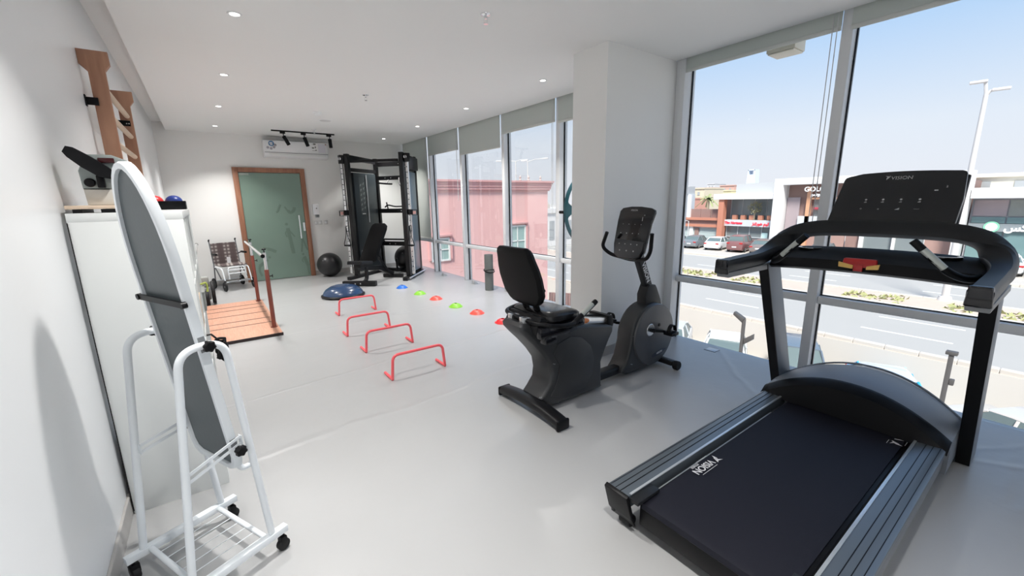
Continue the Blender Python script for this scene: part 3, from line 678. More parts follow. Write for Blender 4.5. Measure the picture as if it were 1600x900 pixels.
for (n_, m, x, y), lab in zip(cl, clab):
    t = thing('marker_cone', lab, 'cone', (x, y, 0), 'marker cones in a diagonal row')
    part('dome', MB().lathe([(.095, 0), (.095, .004), (.086, .012), (.070, .030), (.050, .043), (.030, .050), (.022, .050), (.022, .047), (.030, .046), (.048, .039), (.066, .027), (.082, .009), (.091, 0)], (x, y, 0), n=40), m, t)
    part('lip', MB().lathe([(.0955, .0), (.101, .0), (.101, .004), (.0955, .004)], (x, y, 0), n=40), m, t)
bc = (1.70, 7.08)
t = thing('balance_trainer', 'dark blue half-ball balance trainer lying flat side down', 'balance trainer', (*bc, 0))
part('base_platform', MB().lathe([(0, .004), (.28, .0), (.315, .0), (.33, .014), (.33, .032), (.315, .045), (0, .045)], (*bc, 0), n=56), BLK, t)
part('dome', MB().lathe([(.312, .046), (.302, .075), (.265, .120), (.20, .160), (.12, .182), (.05, .190), (0, .191)], (*bc, 0), n=56), NAVY, t)
part('rim_band', MB().lathe([(.3305, .014), (.338, .018), (.338, .03), (.3305, .033)], (*bc, 0), n=56), RUB, t)
for nm, lab, c, r in (('gym_ball', 'black gym ball on the floor right of the green door', (2.01, 9.25), .245), ('gym_ball', 'black gym ball in the corner behind the cable machine', (3.60, 8.97), .275)):
    t = thing(nm, lab, 'gym ball', (*c, 0), 'black gym balls')
    g = MB(); rings = [(0.001, 0)]+[(r*sin(pi*k/40)*(1+.004*(k % 2)), r-r*cos(pi*k/40)) for k in range(1, 40)]+[(.001, 2*r)]
    g.lathe(rings, (*c, 0), n=48); part('shell', g, mat('gym_ball_black', (.016, .016, .018), .32), t)
    part('valve_plug', MB().cyl((c[0]-r*.62, c[1]-r*.62, r*1.46), (c[0]-r*.635, c[1]-r*.635, r*1.475), .010, n=12), GRY, t)
mc = (3.80, 5.885); mr = .085
t = thing('rolled_mat', 'rolled grey exercise mat standing upright by the window', 'mat', (*mc, 0))
g = MB(); pts = []
for k in range(110):
    a = k*.28; rad = mr-.006-k*.00062; pts.append(V((mc[0]+rad*cos(a), mc[1]+rad*sin(a), .3)))
g.sweep(pts, [(-.0035, -.30), (.0035, -.30), (.0035, .31), (-.0035, .31)]); 
part('roll', g, mat('mat_grey', (.16, .17, .165), .7, bump=(150, .1)), t)
g = MB(); ring = [V((mc[0]+(mr+.003)*cos(a), mc[1]+(mr+.003)*sin(a), .335+.025*sin(a*1))) for a in [2*pi*k/28 for k in range(28)]]
g.tube(ring, .008, 6, loop=True); ring = [V((mc[0]+(mr+.003)*cos(a), mc[1]+(mr+.003)*sin(a), .345-.02*sin(a))) for a in [2*pi*k/28 for k in range(28)]]; g.tube(ring, .006, 6, loop=True)
part('strap', g, BLK, t)
# floor outlets
for i, (x, y, lab) in enumerate(((3.86, 7.66, 'open pop-up floor outlet by the window, farther one'), (3.90, 6.52, 'open pop-up floor outlet by the window beside the rolled mat'))):
    t = thing('floor_outlet', lab, 'outlet', (x, y, 0), 'pop-up floor outlets')
    T = Matrix.Translation((x, y, 0)) @ Matrix.Rotation(R(90), 4, 'Z')
    g = MB(T); g.box(-.06, .06, -.06, .06, 0, .004, .001); part('plate', g, mat('outlet_plate', (.55, .56, .57), .3, .3), t)
    g = MB(T); g.hexa([(-.045, -.03, .0045), (.045, -.03, .0045), (.045, .05, .0045), (-.045, .05, .0045), (-.045, -.03, .02), (.045, -.03, .02), (.045, .05, .06), (-.045, .05, .06)], .002); part('flip_up_box', g, mat('outlet_plate', (.55, .56, .57), .3, .3), t)
    g = MB(T); g.hexa([(-.03, -.025, .0235), (.03, -.025, .0235), (.03, .045, .0585), (-.03, .045, .0585), (-.03, -.025, .0255), (.03, -.025, .0255), (.03, .045, .0605), (-.03, .045, .0605)]); part('socket', g, BLK, t)
x, y = 3.935, 2.03
t = thing('floor_plate', 'closed flat floor outlet cover in the vinyl near the pillar window', 'outlet', (x, y, 0))
part('cover', MB().box(x-.045, x+.045, y-.05, y+.05, .0, .004, .001), mat('plate_pale', (.62, .63, .64), .3, .3), t)
part('rim', MB().box(x-.052, x+.052, y-.057, y+.057, -.001, .0025, .001), GRY, t)

# ================================================================== SHOULDER WHEEL on the far side of the pillar
c = (3.35, 3.13, 1.39); r = .395
t = thing('shoulder_wheel', 'teal shoulder exercise wheel mounted behind the white pillar', 'exercise wheel', (3.35, 3.001, 1.39))
g = MB(); g.sweep([(c[0]+r*cos(a), c[1], c[2]+r*sin(a)) for a in [2*pi*k/64 for k in range(64)]], [(-.012, -.016), (.012, -.016), (.012, .016), (-.012, .016)], upv=(0, 1, 0), loop=True)
part('rim', g, TEAL, t)
for k in range(3):
    a = pi+2*pi*k/3; d = V((cos(a), 0, sin(a))); n_ = V((-sin(a), 0, cos(a))); c_ = V(c)
    g = MB(); g.loft([[c_+d*q+n_*w1+V((0, yv, 0)) for w1, yv in ((-hw, -.01), (hw, -.01), (hw, .01), (-hw, .01))] for q, hw in ((.03, .03), (.15, .022), (.30, .028), (.36, .07), (.385, .13))]); part('spoke', g, TEAL, t)
part('hub', MB().cyl((c[0], 3.002, c[2]), (c[0], 3.16, c[2]), .035, n=24, bev=.004), BLK, t)
part('hand_grip', MB().cyl((c[0]-.36, 3.145, c[2]-.02), (c[0]-.36, 3.25, c[2]-.02), .016, n=14), BLK, t)
# ================================================================== TREADMILL (runs along +x, deck centre y = .685)
def logo(mb, M, s):   # small angular swoosh mark
    T0 = mb.T; mb.T = M if T0 is None else T0 @ M
    mb.prism([(0, .5*s), (.62*s, .34*s), (.30*s, -.5*s), (.26*s, .02*s), (.40*s, .22*s)], 'z', 0, .0006)
    mb.prism([(.34*s, .02*s), (.78*s, .5*s), (.86*s, .42*s), (.52*s, -.22*s)], 'z', 0, .0006); mb.T = T0
t = thing('treadmill', 'large black treadmill with wide belt and screen facing the room', 'treadmill', (2.4, .685, 0))
yc = .685
for s2 in (1, -1):
    y_in, y_out = yc+s2*.318, yc+s2*.440
    a, b = min(y_in, y_out), max(y_in, y_out)
    prof = []
    if s2 > 0: pr = [(a, .205), (a+.004, .216), (b-.018, .222), (b-.002, .212), (b, .195), (b-.012, .165), (b-.03, .16), (a, .16)]
    else: pr = [(b, .205), (b-.004, .216), (a+.018, .222), (a+.002, .212), (a, .195), (a+.012, .165), (a+.03, .16), (b, .16)]
    rl = part('side_rail', MB().prism(pr, 'x', 1.342, 2.94), RAILM, t)
    g = MB()
    for f in (.40, .62, .84): 
        yy_ = y_in+s2*(.122*f)
        g.box(1.345, 2.935, yy_-.0016, yy_+.0016, .2165+.004*f, .2188+.004*f)
    part('groove', g, BLK, rl)
    yy_ = y_in+s2*.006
    part('edge_strip', MB().box(1.36, 2.93, yy_-.006, yy_+.006, .2165, .2215, .001), ALU, rl, 'pale metal strip along the belt')
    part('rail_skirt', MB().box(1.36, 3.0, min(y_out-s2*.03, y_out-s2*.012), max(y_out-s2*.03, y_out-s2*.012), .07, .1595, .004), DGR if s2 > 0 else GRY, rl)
    ec = part('rail_end_cap', MB().hexa([(1.36, a-.004, .09), (1.40, a-.004, .03), (1.40, b+.004, .03), (1.36, b+.004, .09), (1.322, a-.002, .214), (1.3415, a-.002, .224), (1.3415, b+.002, .224), (1.322, b+.002, .214)], .004), BLK, t)
    part('belt_guard', MB().box(1.345, 1.50, min(y_in-s2*.001, y_in-s2*.048), max(y_in-s2*.001, y_in-s2*.048), .196, .214, .003), DGR, ec)
    g = MB(); g.cyl((1.42, (a+b)/2-.03, .03), (1.42, (a+b)/2+.03, .03), .029, bev=.004); part('foot', g, RUB, ec)
part('deck_frame', MB().box(1.40, 3.0, yc-.30, yc+.30, .06, .178, .004), BLK, t)
g = MB(); hw = .285
g.loft([[V((x, yc-hw, z)), V((x, yc+hw, z))] for x, z in [(1.46, .15), (1.435, .14), (1.405, .142), (1.39, .16), (1.395, .182), (1.42, .190), (2.0, .191), (2.95, .191)]], cap=False, closed=False)
bmesh.ops.solidify(g.bm, geom=g.bm.faces[:], thickness=.004)
part('running_belt', g, BELT, t)
g = MB(); M1 = frame((1.83, .935, .1955), (-1, 0, 0), (0, -1, 0)); 
g.text('VISION', .050, M1, bold=.0006); g.text('FITNESS', .017, frame((1.80, .964, .1955), (-1, 0, 0), (0, -1, 0)))
g.box(1.77, 1.90, .9025, .9045, .1955, .196); g.box(1.83, 1.925, .9745, .9765, .1955, .196)
logo(g, frame((1.965, .935, .1955), (-1, 0, 0), (0, -1, 0)), .05)
part('belt_print', g, LIT, t, smooth=False); g = MB(); M2 = frame((2.95, .42, .1955), (1, 0, 0), (0, 1, 0)); g.text('VISION', .05, M2, bold=.0006); logo(g, frame((2.80, .42, .1955), (1, 0, 0), (0, 1, 0)), .05)
g.box(2.83, 2.93, .3885, .3905, .1955, .196); g.box(2.79, 2.84, .4545, .4565, .1955, .196)
part('belt_print', g, LIT, t, smooth=False)
# motor hood
def hoodring(y):
    q = (y-yc)/.445; zt = .245+.160*max(0, 1-abs(q)**2.1); fx = 3.60-.16*q*q; zb_ = zt-.012; x0 = 2.885+.02*(1-q*q)
    return [V((x0, y, .197)), V((x0+.012, y, zb_-.03)), V((x0+.055, y, zb_)), V((3.1, y, zt+.004)), V((3.32, y, zt-.004)), V((fx-.09, y, zt-.05)), V((fx-.02, y, zt-.12)), V((fx, y, .08)), V((fx-.03, y, .05)), V((2.96, y, .05)), V((2.96, y, .196))]
ys = [yc+.446*sin(pi/2*k/14) for k in range(-14, 15)]
hd = part('motor_hood', MB().loft([hoodring(y) for y in ys]), HOODM, t)
def backwall(y):
    q = (y-yc)/.45; r = hoodring(min(max(y, ys[0]), ys[-1])); e_ = .003
    return [r[0]+V((-.014, 0, 0)), r[1]+V((-.012, 0, .004)), r[2]+V((-.006, 0, .007)), r[2]+V((.02, 0, .009)), r[2]+V((.02, 0, .001)), r[1]+V((.001, 0, 0)), r[0]+V((-.001, 0, 0))]
part('hood_lip', MB().loft([backwall(y) for y in ys]), BLK, hd, 'black front lip facing the belt')
g = MB(); g.sweep([V(hoodring(y)[4])+V((.06-.1*((y-yc)/.445)**2, 0, .001)) for y in ys], [(-.006, -.004), (.006, -.004), (.006, .004), (-.006, .004)]); part('hood_seam', g, GRY, hd)
# posts
for s2 in (1, -1):
    y0 = yc+s2*.447; y1 = y0+s2*.058; a, b = min(y0, y1), max(y0, y1)
    p = part('upright_post', MB().hexa([(3.27, a, .004), (3.46, a, .004), (3.46, b, .004), (3.27, b, .004), (2.79, a, 1.09), (2.96, a, 1.09), (2.96, b, 1.09), (2.79, b, 1.09)], .008), HOODM, t)
    e_ = -.003
    part('post_front_face', MB().hexa([(3.262, a+.001, .004), (3.269, a+.001, .004), (3.269, b-.001, .004), (3.262, b-.001, .004), (2.782, a+.001, 1.085), (2.789, a+.001, 1.085), (2.789, b-.001, 1.085), (2.782, b-.001, 1.085)]), BLK, p)
g = MB(); g.box(3.30, 3.50, yc-.44, yc+.44, .003, .045, .004); part('base_crossmember', g, BLK, t)
g = MB()
for s2 in (1, -1): g.cyl((3.52, yc+s2*.36, .035), (3.52, yc+s2*.42, .035), .034, bev=.004)
part('transport_wheel', g, RUB, t)
# arms and the big handle ring
arm = []
path = [(2.30, .487, 1.115), (2.50, .487, 1.12), (2.72, .487, 1.125), (2.86, .487, 1.150), (2.97, .462, 1.20), (3.03, .41, 1.262), (3.06, .335, 1.292), (3.07, .24, 1.303), (3.075, .12, 1.306), (3.075, 0, 1.307)]
full = [V((x, yc+y, z)) for x, y, z in path]; full2 = full+[V((p.x, 2*yc-p.y, p.z)) for p in full[-2::-1]]
sm = crom(full2, 5)
# section: normal direction rotates from vertical (arms) -> ring frame
g = MB(); rings = []
n = len(sm)
for i, p in enumerate(sm):
    tt = (sm[min(i+1, n-1)]-sm[max(i-1, 0)]).normalized()
    q = abs(p.y-yc)/.487                       # 1 on arms, 0 in the middle
    # "depth" axis: blend from sideways (arms) to backward-down (ring)
    depth = V((.55, 0, -.83)) if q < .95 else V((0, 1, 0))
    if 0 < 1: 
        k = min(max((p.z-1.13)/.16, 0), 1); depth = (V((0, 1 if p.y > yc else -1, 0))*(1-k)+V((-.75, 0, .35))*k)
    depth = (depth-tt*depth.dot(tt)).normalized(); th = tt.cross(depth).normalized()
    if th.dot(V((0, 0, 1))) < 0 and k < .5: pass
    dw = .036+.020*math.sin(pi*k); tw = .040+.002*k
    rings.append([p+depth*dw*a_+th*tw*b_ for a_, b_ in ((1, .55), (.75, .95), (0, 1), (-.75, .95), (-1, .55), (-1, -.55), (-.75, -.95), (0, -1), (.75, -.95), (1, -.55))])
# make consecutive rings consistent (flip where the side switches)
for i in range(1, n):
    a_ = sum((rings[i][j]-rings[i-1][j]).length for j in range(10)); fl = [rings[i][(5-j) % 10] for j in range(10)]; best = rings[i]; bl_ = a_
    for sh in range(10):
        for sgn in (1, -1):
            c2 = [rings[i][(sh+sgn*j) % 10] for j in range(10)]; d2 = sum((c2[j]-rings[i-1][j]).length for j in range(10))
            if d2 < bl_-1e-6: best, bl_ = c2, d2
    rings[i] = best
g.loft(rings); ringo = part('handle_ring', g, DGR, t)
for s2 in (1, -1):
    y = yc+s2*.487
    part('arm_end_cap', MB().hexa([(2.292, y-.037, 1.078), (2.31, y-.040, 1.075), (2.31, y+.040, 1.075), (2.292, y+.037, 1.078), (2.285, y-.030, 1.155), (2.31, y-.034, 1.160), (2.31, y+.034, 1.160), (2.285, y+.030, 1.155)], .006), BLKG, ringo)
    part('arm_underside', MB().hexa([(2.32, y-.034, 1.055), (2.97, y-.034, 1.05), (2.97, y+.034, 1.05), (2.32, y+.034, 1.055), (2.32, y-.037, 1.085), (2.90, y-.037, 1.09), (2.90, y+.037, 1.09), (2.32, y+.037, 1.085)], .004), GRY, ringo)
# dash with cup holders
prof = [(2.80, 1.08), (2.83, 1.065), (3.02, 1.065), (3.06, 1.10), (3.02, 1.185), (2.90, 1.165), (2.82, 1.13)]
g = MB(); n = 14; rings = []
for k in range(n+1):
    q = -1+2*k/n; y = yc+q*.445; bow = .0*q*q; dz = .018*(1-q*q)
    rings.append([V((x-.03*(1-q*q), y, z+dz)) for x, z in prof])
g.loft(rings); ds = part('dash', g, BLK, t)
for s2 in (1, -1):
    g = MB(); c = (2.955, yc+s2*.29, 1.186); g.lathe([(.055, 0), (.062, .0), (.062, .006), (.048, .006), (.044, -.0), (.055, 0)], c, n=28); part('cup_holder', g, BLKG, ds)
g = MB(); g.hexa([(2.765, yc-.075, 1.12), (2.79, yc-.075, 1.12), (2.79, yc+.075, 1.12), (2.765, yc+.075, 1.12), (2.775, yc-.07, 1.165), (2.80, yc-.07, 1.165), (2.80, yc+.07, 1.165), (2.775, yc+.07, 1.165)], .006)
g.box(2.757, 2.768, yc-.020, yc+.020, 1.10, 1.135, .003)
st = part('safety_key', g, mat('key_red', (.42, .012, .012), .3), ds, 'red magnetic stop key')
for s2 in (1, -1): part('key_tab', MB().hexa([(2.757, yc+s2*.028-.006, 1.112), (2.764, yc+s2*.028-.006, 1.112), (2.764, yc+s2*.085, 1.118), (2.757, yc+s2*.085, 1.118), (2.762, yc+s2*.028-.006, 1.130), (2.769, yc+s2*.028-.006, 1.130), (2.769, yc+s2*.088, 1.145), (2.762, yc+s2*.088, 1.145)], .002), YEL, st)

# pulse grips
for s2 in (1, -1):
    pts = crom([(2.86, yc+s2*.44, 1.12), (2.76, yc+s2*.405, 1.115), (2.69, yc+s2*.35, 1.145), (2.665, yc+s2*.29, 1.205), (2.65, yc+s2*.215, 1.285)], 6)
    gr = part('pulse_grip', MB().tube(pts, .0175, 14), BLK, t)
    A, B = V(pts[-11]), V(pts[-4]); off = V((-.004, 0, .002))
    part('sensor', MB().tube([A+off, (A+B)/2+off, B+off], .0165, 14), mat('sensor_steel', (.50, .53, .50), .35, .5), gr)
# console screen
zb_, zt_ = 1.325, 1.618; xb, xt = 3.10, 3.27
M0 = frame((xb, yc-.01, zb_), (0, -1, 0), (xt-xb, 0, zt_-zb_)); H_ = math.hypot(xt-xb, zt_-zb_)
g = MB(M0); ol = [(-.285, 0), (.270, 0)]
ol += [(.2655+.008, H_*.5), (.262, H_-.02), (.255, H_-.006), (.24, H_)]+[(.24-.48*k/8, H_+.012*sin(pi*k/8)) for k in range(1, 8)]+[(-.24, H_-.012), (-.258, H_-.02), (-.264, H_-.036)]
g.prism(ol, 'z', -.045, 0, .006); cs = part('console', g, BLKG, t)
g = MB(M0); g.prism([(-.292, -.004), (.277, -.004), (.268, H_), (.25, H_+.008), (0, H_+.018), (-.245, H_-.004), (-.27, H_-.03)], 'z', -.075, -.0455, .01); part('console_back', g, DGR, cs)
g = MB(M0); g.text('VISION', .030, frame((.005, H_-.035, .0003), (1, 0, 0), (0, 1, 0))); logo(g, frame((-.070, H_-.033, .0003), (1, 0, 0), (0, 1, 0)), .028)
for i in range(4):
    x = -.125+.078*i
    g.cyl((x, .165, .0003), (x, .165, .001), .0055, n=12); g.box(x-.006, x+.006, .146, .149, .0003, .001); g.box(x-.002, x+.006, .151, .153, .0003, .001)
g.text('O', .012, frame((-.137, .105, .0003), (1, 0, 0), (0, 1, 0))); g.text('u', .014, frame((-.057, .105, .0003), (1, 0, 0), (0, 1, 0)))
g.prism([(.015, .10), (.035, .10), (.035, .112)], 'z', .0003, .001); g.box(.095, .118, .104, .106, .0003, .001)
g.box(.155, .170, .216, .222, .0003, .001); g.text('2', .016, frame((.2, .24, .0003), (1, 0, 0), (0, 1, 0)))
part('screen_print', g, mat('print_grey', (.42, .42, .43), .5), cs, smooth=False, kind='stuff')
g = MB(); g.box(3.07, 3.13, yc-.25, yc+.25, 1.29, 1.335, .006); part('console_neck', g, DGR, cs)

# ================================================================== RECUMBENT BIKE (along +x, centre y = 2.2)
by = 2.20
t = thing('recumbent_bike', 'black and charcoal recumbent exercise bike by the white pillar', 'exercise bike', (2.45, by, 0))
# rear shroud
pr = [(1.605, .70), (1.58, .68), (1.585, .65), (1.63, .60), (1.70, .53), (1.78, .44), (1.835, .36), (1.85, .28), (1.84, .21), (1.79, .15), (1.755, .115), (1.77, .085), (1.83, .055), (1.90, .035), (2.385, .03), (2.38, .15), (2.375, .25), (2.415, .33), (2.46, .41), (2.50, .47), (2.505, .52), (2.47, .535), (1.95, .625), (1.66, .69)]
sh = part('rear_shroud', MB().prism(pr, 'y', by-.115, by+.115, .028, 3), CHAR, t)
pb = [(1.90, .50), (2.02, .53), (2.14, .50), (2.24, .41), (2.28, .30), (2.26, .18), (2.18, .09), (1.95, .08), (1.84, .12), (1.90, .22), (1.925, .33), (1.87, .43)]
g = MB(); g.prism(pb, 'y', by-.122, by-.1155, .006); part('shroud_panel', g, CHAR, sh)
g = MB()
for x, z in ((1.74, .14), (1.755, .137), (1.865, .36), (1.878, .355)): g.cyl((x, by-.1165, z), (x, by-.1145, z), .004, n=8)
for x, z in ((1.93, .045), (2.37, .05), (2.06, .575)): g.cyl((x, by-.1165, z), (x, by-.1145, z), .005, n=8)
part('screws', g, SILV, sh)
# seat rail on top of the shroud
for dy in (-.065, .065):
    part('seat_rail', MB().hexa([(1.62, by+dy-.022, .655), (2.46, by+dy-.022, .545), (2.46, by+dy+.022, .545), (1.62, by+dy+.022, .655), (1.62, by+dy-.022, .735), (2.46, by+dy-.022, .585), (2.46, by+dy+.022, .585), (1.62, by+dy+.022, .735)], .004), SILV, t)
part('rail_end_cap', MB().prism([(2.44, .505), (2.50, .50), (2.515, .53), (2.50, .60), (2.445, .607)], 'y', by-.105, by+.105, .012), BLK, t)
# seat carriage, pad
g = MB(); g.prism([(1.66, .67), (1.68, .62), (1.96, .575), (2.0, .59), (2.01, .65), (1.96, .69), (1.70, .74)], 'y', by-.18, by+.18, .015); part('seat_carriage', g, BLK, t)
def pad(x0, x1, y0, y1, z0, z1, slope, m, par, nm):
    g = MB(); rings = []
    for q, inset in ((0, .02), (.25, 0), (.7, 0), (.92, .02), (1, .06)):
        ring = []
        for px_, py_ in rrect(x1-x0-2*inset, (y1-y0)-2*inset, .09-min(inset, .05), 5):
            x = (x0+x1)/2+px_; y = (y0+y1)/2+py_; tp = .03*max(0, (x-(x0+x1)/2)/((x1-x0)/2))
            y = (y0+y1)/2+(py_)*(1-.18*max(0, (x-x0)/(x1-x0)))
            ring.append(V((x, y, z0+(z1-z0)*q+slope*(x-x0)-(tp*q))))
        rings.append(ring)
    g.loft(rings); return part(nm, g, m, par)
sp_ = pad(1.73, 2.09, by-.225, by+.225, .685, .765, -.02, mat('seat_vinyl', (.012, .012, .013), .24), t, 'seat_pad')
g = MB(); 
# backrest: shaped shield leaning back
def bring(q):   # q 0 bottom .. 1 top
    z = .80+.40*q; x = 1.725-.115*q; hw = (.135+.095*sin(pi*min(1, q*1.15+.12))**.6) if q < .98 else .15
    return x, z, hw
rings = []
for q in [0, .03, .08, .2, .35, .5, .65, .8, .9, .96, 1]:
    x, z, _ = bring(q); hw = {0: .10, .03: .135, .08: .16, .2: .20, .35: .210, .5: .214, .65: .205, .8: .185, .9: .175, .96: .165, 1: .145}[q]
    th = .02 if q in (0, 1) else (.032 if q in (.03, .96) else .036)
    rings.append([V((x+th*b_, by+hw*a_, z)) for a_, b_ in ((1, 0), (.93, -.8), (.7, -1), (0, -1.1), (-.7, -1), (-.93, -.8), (-1, 0), (-.93, .8), (-.7, .9), (0, .6), (.7, .9), (.93, .8))])
g.loft(rings); bk = part('backrest', g, VINYL, t)
g = MB(); M3 = frame((1.632, by, 1.02), (0, -1, 0), (-.27, 0, .96)); logo(g, M3, .028); part('backrest_mark', g, mat('print_grey', (.42, .42, .43), .5), bk, smooth=False)
for dy in (-.055, .065):
    part('back_support', MB().hexa([(1.80, by+dy-.022, .64), (1.83, by+dy-.022, .64), (1.83, by+dy+.022, .64), (1.80, by+dy+.022, .64), (1.70, by+dy-.022, .90), (1.73, by+dy-.022, .90), (1.73, by+dy+.022, .90), (1.70, by+dy+.022, .90)], .004), BLK, t)
# side handles
hb = part('side_handle_bar', MB().tube(crom([(1.96, by-.235, .68), (1.90, by-.245, .672), (1.80, by-.24, .68), (1.69, by-.19, .70), (1.655, by-.08, .71), (1.65, by+.08, .72), (1.69, by+.19, .72), (1.80, by+.24, .725), (1.90, by+.245, .73)], 6), .016, 12), BLK, t)
for s2, p0, p1 in ((-1, (1.95, by-.235, .675), (2.15, by-.235, .79)), (1, (1.88, by+.245, .725), (2.08, by+.245, .80))):
    p0, p1 = V(p0), V(p1); g = MB(); g.tube([p0, p1], .019, 14); g.cyl(p1, p1+(p1-p0).normalized()*.008, .017); hh_ = part('side_grip', g, BLK, hb)
    a_, b_ = p0.lerp(p1, .35), p0.lerp(p1, .85); o_ = V((-.003, -.004, .006)); part('sensor', MB().tube([a_+o_, b_+o_], .017, 14), mat('sensor_steel', (.50, .53, .50), .35, .5), hh_)
g = MB(); g.box(1.66, 2.0, by-.225, by-.165, .60, .685, .02); g.box(1.70, 1.80, by-.23, by-.16, .56, .62, .012); g.box(1.96, 2.06, by-.235, by-.175, .635, .70, .02); part('adjuster_housing', g, BLKG, t)
g = MB(); g.loft([[V((x, by-.18+r_*cos(a), z+r_*sin(a))) for a in [2*pi*i/12 for i in range(12)]] for x, z, r_ in ((2.045, .648, .012), (2.06, .648, .018), (2.12, .645, .019), (2.14, .644, .012))]); part('seat_lever', g, ORANGE, t, 'orange seat adjustment grip')
# base beam and stabilisers
part('base_beam', MB().box(2.30, 2.85, by-.045, by+.045, .035, .105, .018, seg=3), DGR, t)
g = MB(); rings = []
for k in range(13):
    q = -1+2*k/12; z = .075-.035*q*q+.004; rings.append([V((1.735+a_*.052, by-.02+q*.335, z+b_*.034)) for a_, b_ in rrect(2, 2, .7, 3)])
g.loft(rings); rs = part('rear_stabiliser', g, BLKM, t)
for s2 in (1, -1):
    y = by-.02+s2*.335; part('end_cap', MB().box(1.68, 1.79, y-.012, y+.012, .004, .078, .012), BLK, rs)
g = MB(); g.box(3.18, 3.25, by-.21, by+.21, .03, .075, .012); fs = part('front_stabiliser', g, BLKM, t)
for s2 in (1, -1): part('transport_wheel', MB().cyl((3.215, by+s2*.215, .042), (3.215, by+s2*.262, .042), .041, n=24, bev=.006), RUB, fs)
# flywheel housing
def housing():
    pts = []
    c = (3.055, .308); r = .302
    for k in range(23):
        a = R(-62+ (242+0)*k/22); rr = r*(1.0 if k < 18 else 1-.01*(k-17)); pts.append((c[0]+rr*cos(a)*.98, c[1]+rr*sin(a)*.98))
    pts += [(2.755, .24), (2.735, .17), (2.70, .12), (2.665, .085), (2.66, .06), (2.73, .03), (2.80, .03), (3.10, .03), (3.17, .035)]
    return pts
hs = part('flywheel_housing', MB().prism(housing(), 'y', by-.085, by+.085, .03, 4), CHAR, t)
g = MB(); g.lathe([(.0, 0), (.25, 0), (.27, .006), (.277, .02), (.0, .02)], (3.07, by-.106, .322), 'y', 56)
dsk = part('side_disc', g, mat('side_disc', (.06, .063, .07), .33), hs)
g = MB(); g.prism([(.105*cos(a), .020*sin(a)) for a in [2*pi*k/24 for k in range(24)]], 'z', 0, .001)
bm_ = g.bm; bmesh.ops.transform(bm_, matrix=frame((3.13, by-.1075, .145), (1, 0, .16), (-.16, 0, 1)), verts=bm_.verts); part('badge', g, mat('badge_blue', (.03, .04, .06), .3), dsk)
part('badge_print', MB().text('VISION', .026, frame((3.135, by-.109, .146), (1, 0, .16), (-.16, 0, 1)), shear=.2), LIT, dsk, smooth=False)
g = MB()
for x, z in ((2.79, .36), (2.805, .355), (2.775, .115), (2.79, .11)): g.cyl((x, by-.0865, z), (x, by-.0845, z), .004, n=8)
part('screws', g, SILV, hs)
part('crank_boss', MB().lathe([(0, 0), (.050, 0), (.054, .004), (.054, .012), (0, .012)], (2.985, by-.118, .385), 'y', 28), SILV, hs)
part('small_port', MB().cyl((3.115, by-.1075, .405), (3.115, by-.112, .405), .014, n=16), BLK, dsk)
for s2, px_, pz_ in ((-1, 3.15, .345), (1, 2.82, .425)):
    y = by+s2*.135
    cr_ = part('crank_arm', MB().sweep([(2.985, y, .385), (px_, y, pz_)], [(-.010, -.018), (.010, -.018), (.010, .018), (-.010, .018)], upv=(0, 1, 0)), BLK, t)
    part('axle', MB().cyl((2.985, by+s2*.115, .385), (2.985, y+s2*.014, .385), .018, n=16), BLK, cr_)
    yp = y+s2*.07
    pd = part('pedal', MB().box(px_-.05, px_+.05, yp-.045, yp+.045, pz_-.014, pz_+.014, .006), BLK, t)
    part('pedal_spindle', MB().cyl((px_, y, pz_), (px_, yp-s2*.04, pz_), .008, n=10), BLK, pd)
    part('pedal_strap', MB().sweep([(px_+.01+.048*cos(a)*1.0, yp, pz_+.012+.062*sin(a)) for a in [pi*k/12 for k in range(13)]], [(-.0015, -.018), (.0015, -.018), (.0015, .018), (-.0015, .018)], upv=(0, 1, 0)), RUB, pd)
# cowl, neck, console
nk = part('neck_cowl', MB().prism([(2.99, .56), (3.22, .56), (3.20, .62), (3.145, .72), (3.12, .755), (3.03, .77), (2.985, .68)], 'y', by-.05, by+.05, .012), DGR, t)
part('neck', MB().hexa([(3.03, by-.028, .72), (3.115, by-.028, .72), (3.115, by+.028, .72), (3.03, by+.028, .72), (2.86, by-.028, 1.06), (2.945, by-.028, 1.06), (2.945, by+.028, 1.06), (2.86, by+.028, 1.06)], .006), DGR, t)
neckd = V((.17, 0, -.34)).normalized(); nupp = V((.34, 0, .17)).normalized()
g = MB(); g.text('VISION', .062, frame(V((2.995, by-.0295, .875)), neckd, nupp), bold=.0008); logo(g, frame(V((2.995, by-.0295, .875))-neckd*.15, neckd, nupp), .06); part('neck_print', g, LIT, nk, smooth=False)
M0 = frame((2.79, by+.012, 1.005), (0, -1, 0), (.085, 0, .42))
ol = [(-.10, .0), (.06, .0), (.115, .02), (.145, .07), (.165, .30), (.185, .39), (.18, .41), (.15, .425), (.05, .437), (-.05, .437), (-.13, .425), (-.155, .40), (-.165, .32), (-.168, .12), (-.15, .03)]
ol = [(x, y) for x, y in ol]
cs = part('console', MB(M0).prism(ol, 'z', -.035, 0, .008), BLKG, t)
g = MB(M0); g.prism([(-.10, .012), (.06, .012), (.105, .03), (.130, .08), (.137, .15), (-.155, .165), (-.155, .12), (-.14, .04)], 'z', .0, .004, .002); kp = part('keypad', g, mat('keypad', (.045, .048, .055), .35), cs)
g = MB(M0); g.text('VISION', .022, frame((-.01, .405, .0003), (1, 0, 0), (0, 1, 0)))
for i in range(4):
    g.cyl((-.10+.06*i, .29, .0003), (-.10+.06*i, .29, .001), .003, n=6); g.cyl((-.11+.06*i, .215, .0003), (-.11+.06*i, .215, .001), .004, n=8); g.cyl((-.105+.06*i, .125, .004), (-.105+.06*i, .125, .0055), .005, n=8)
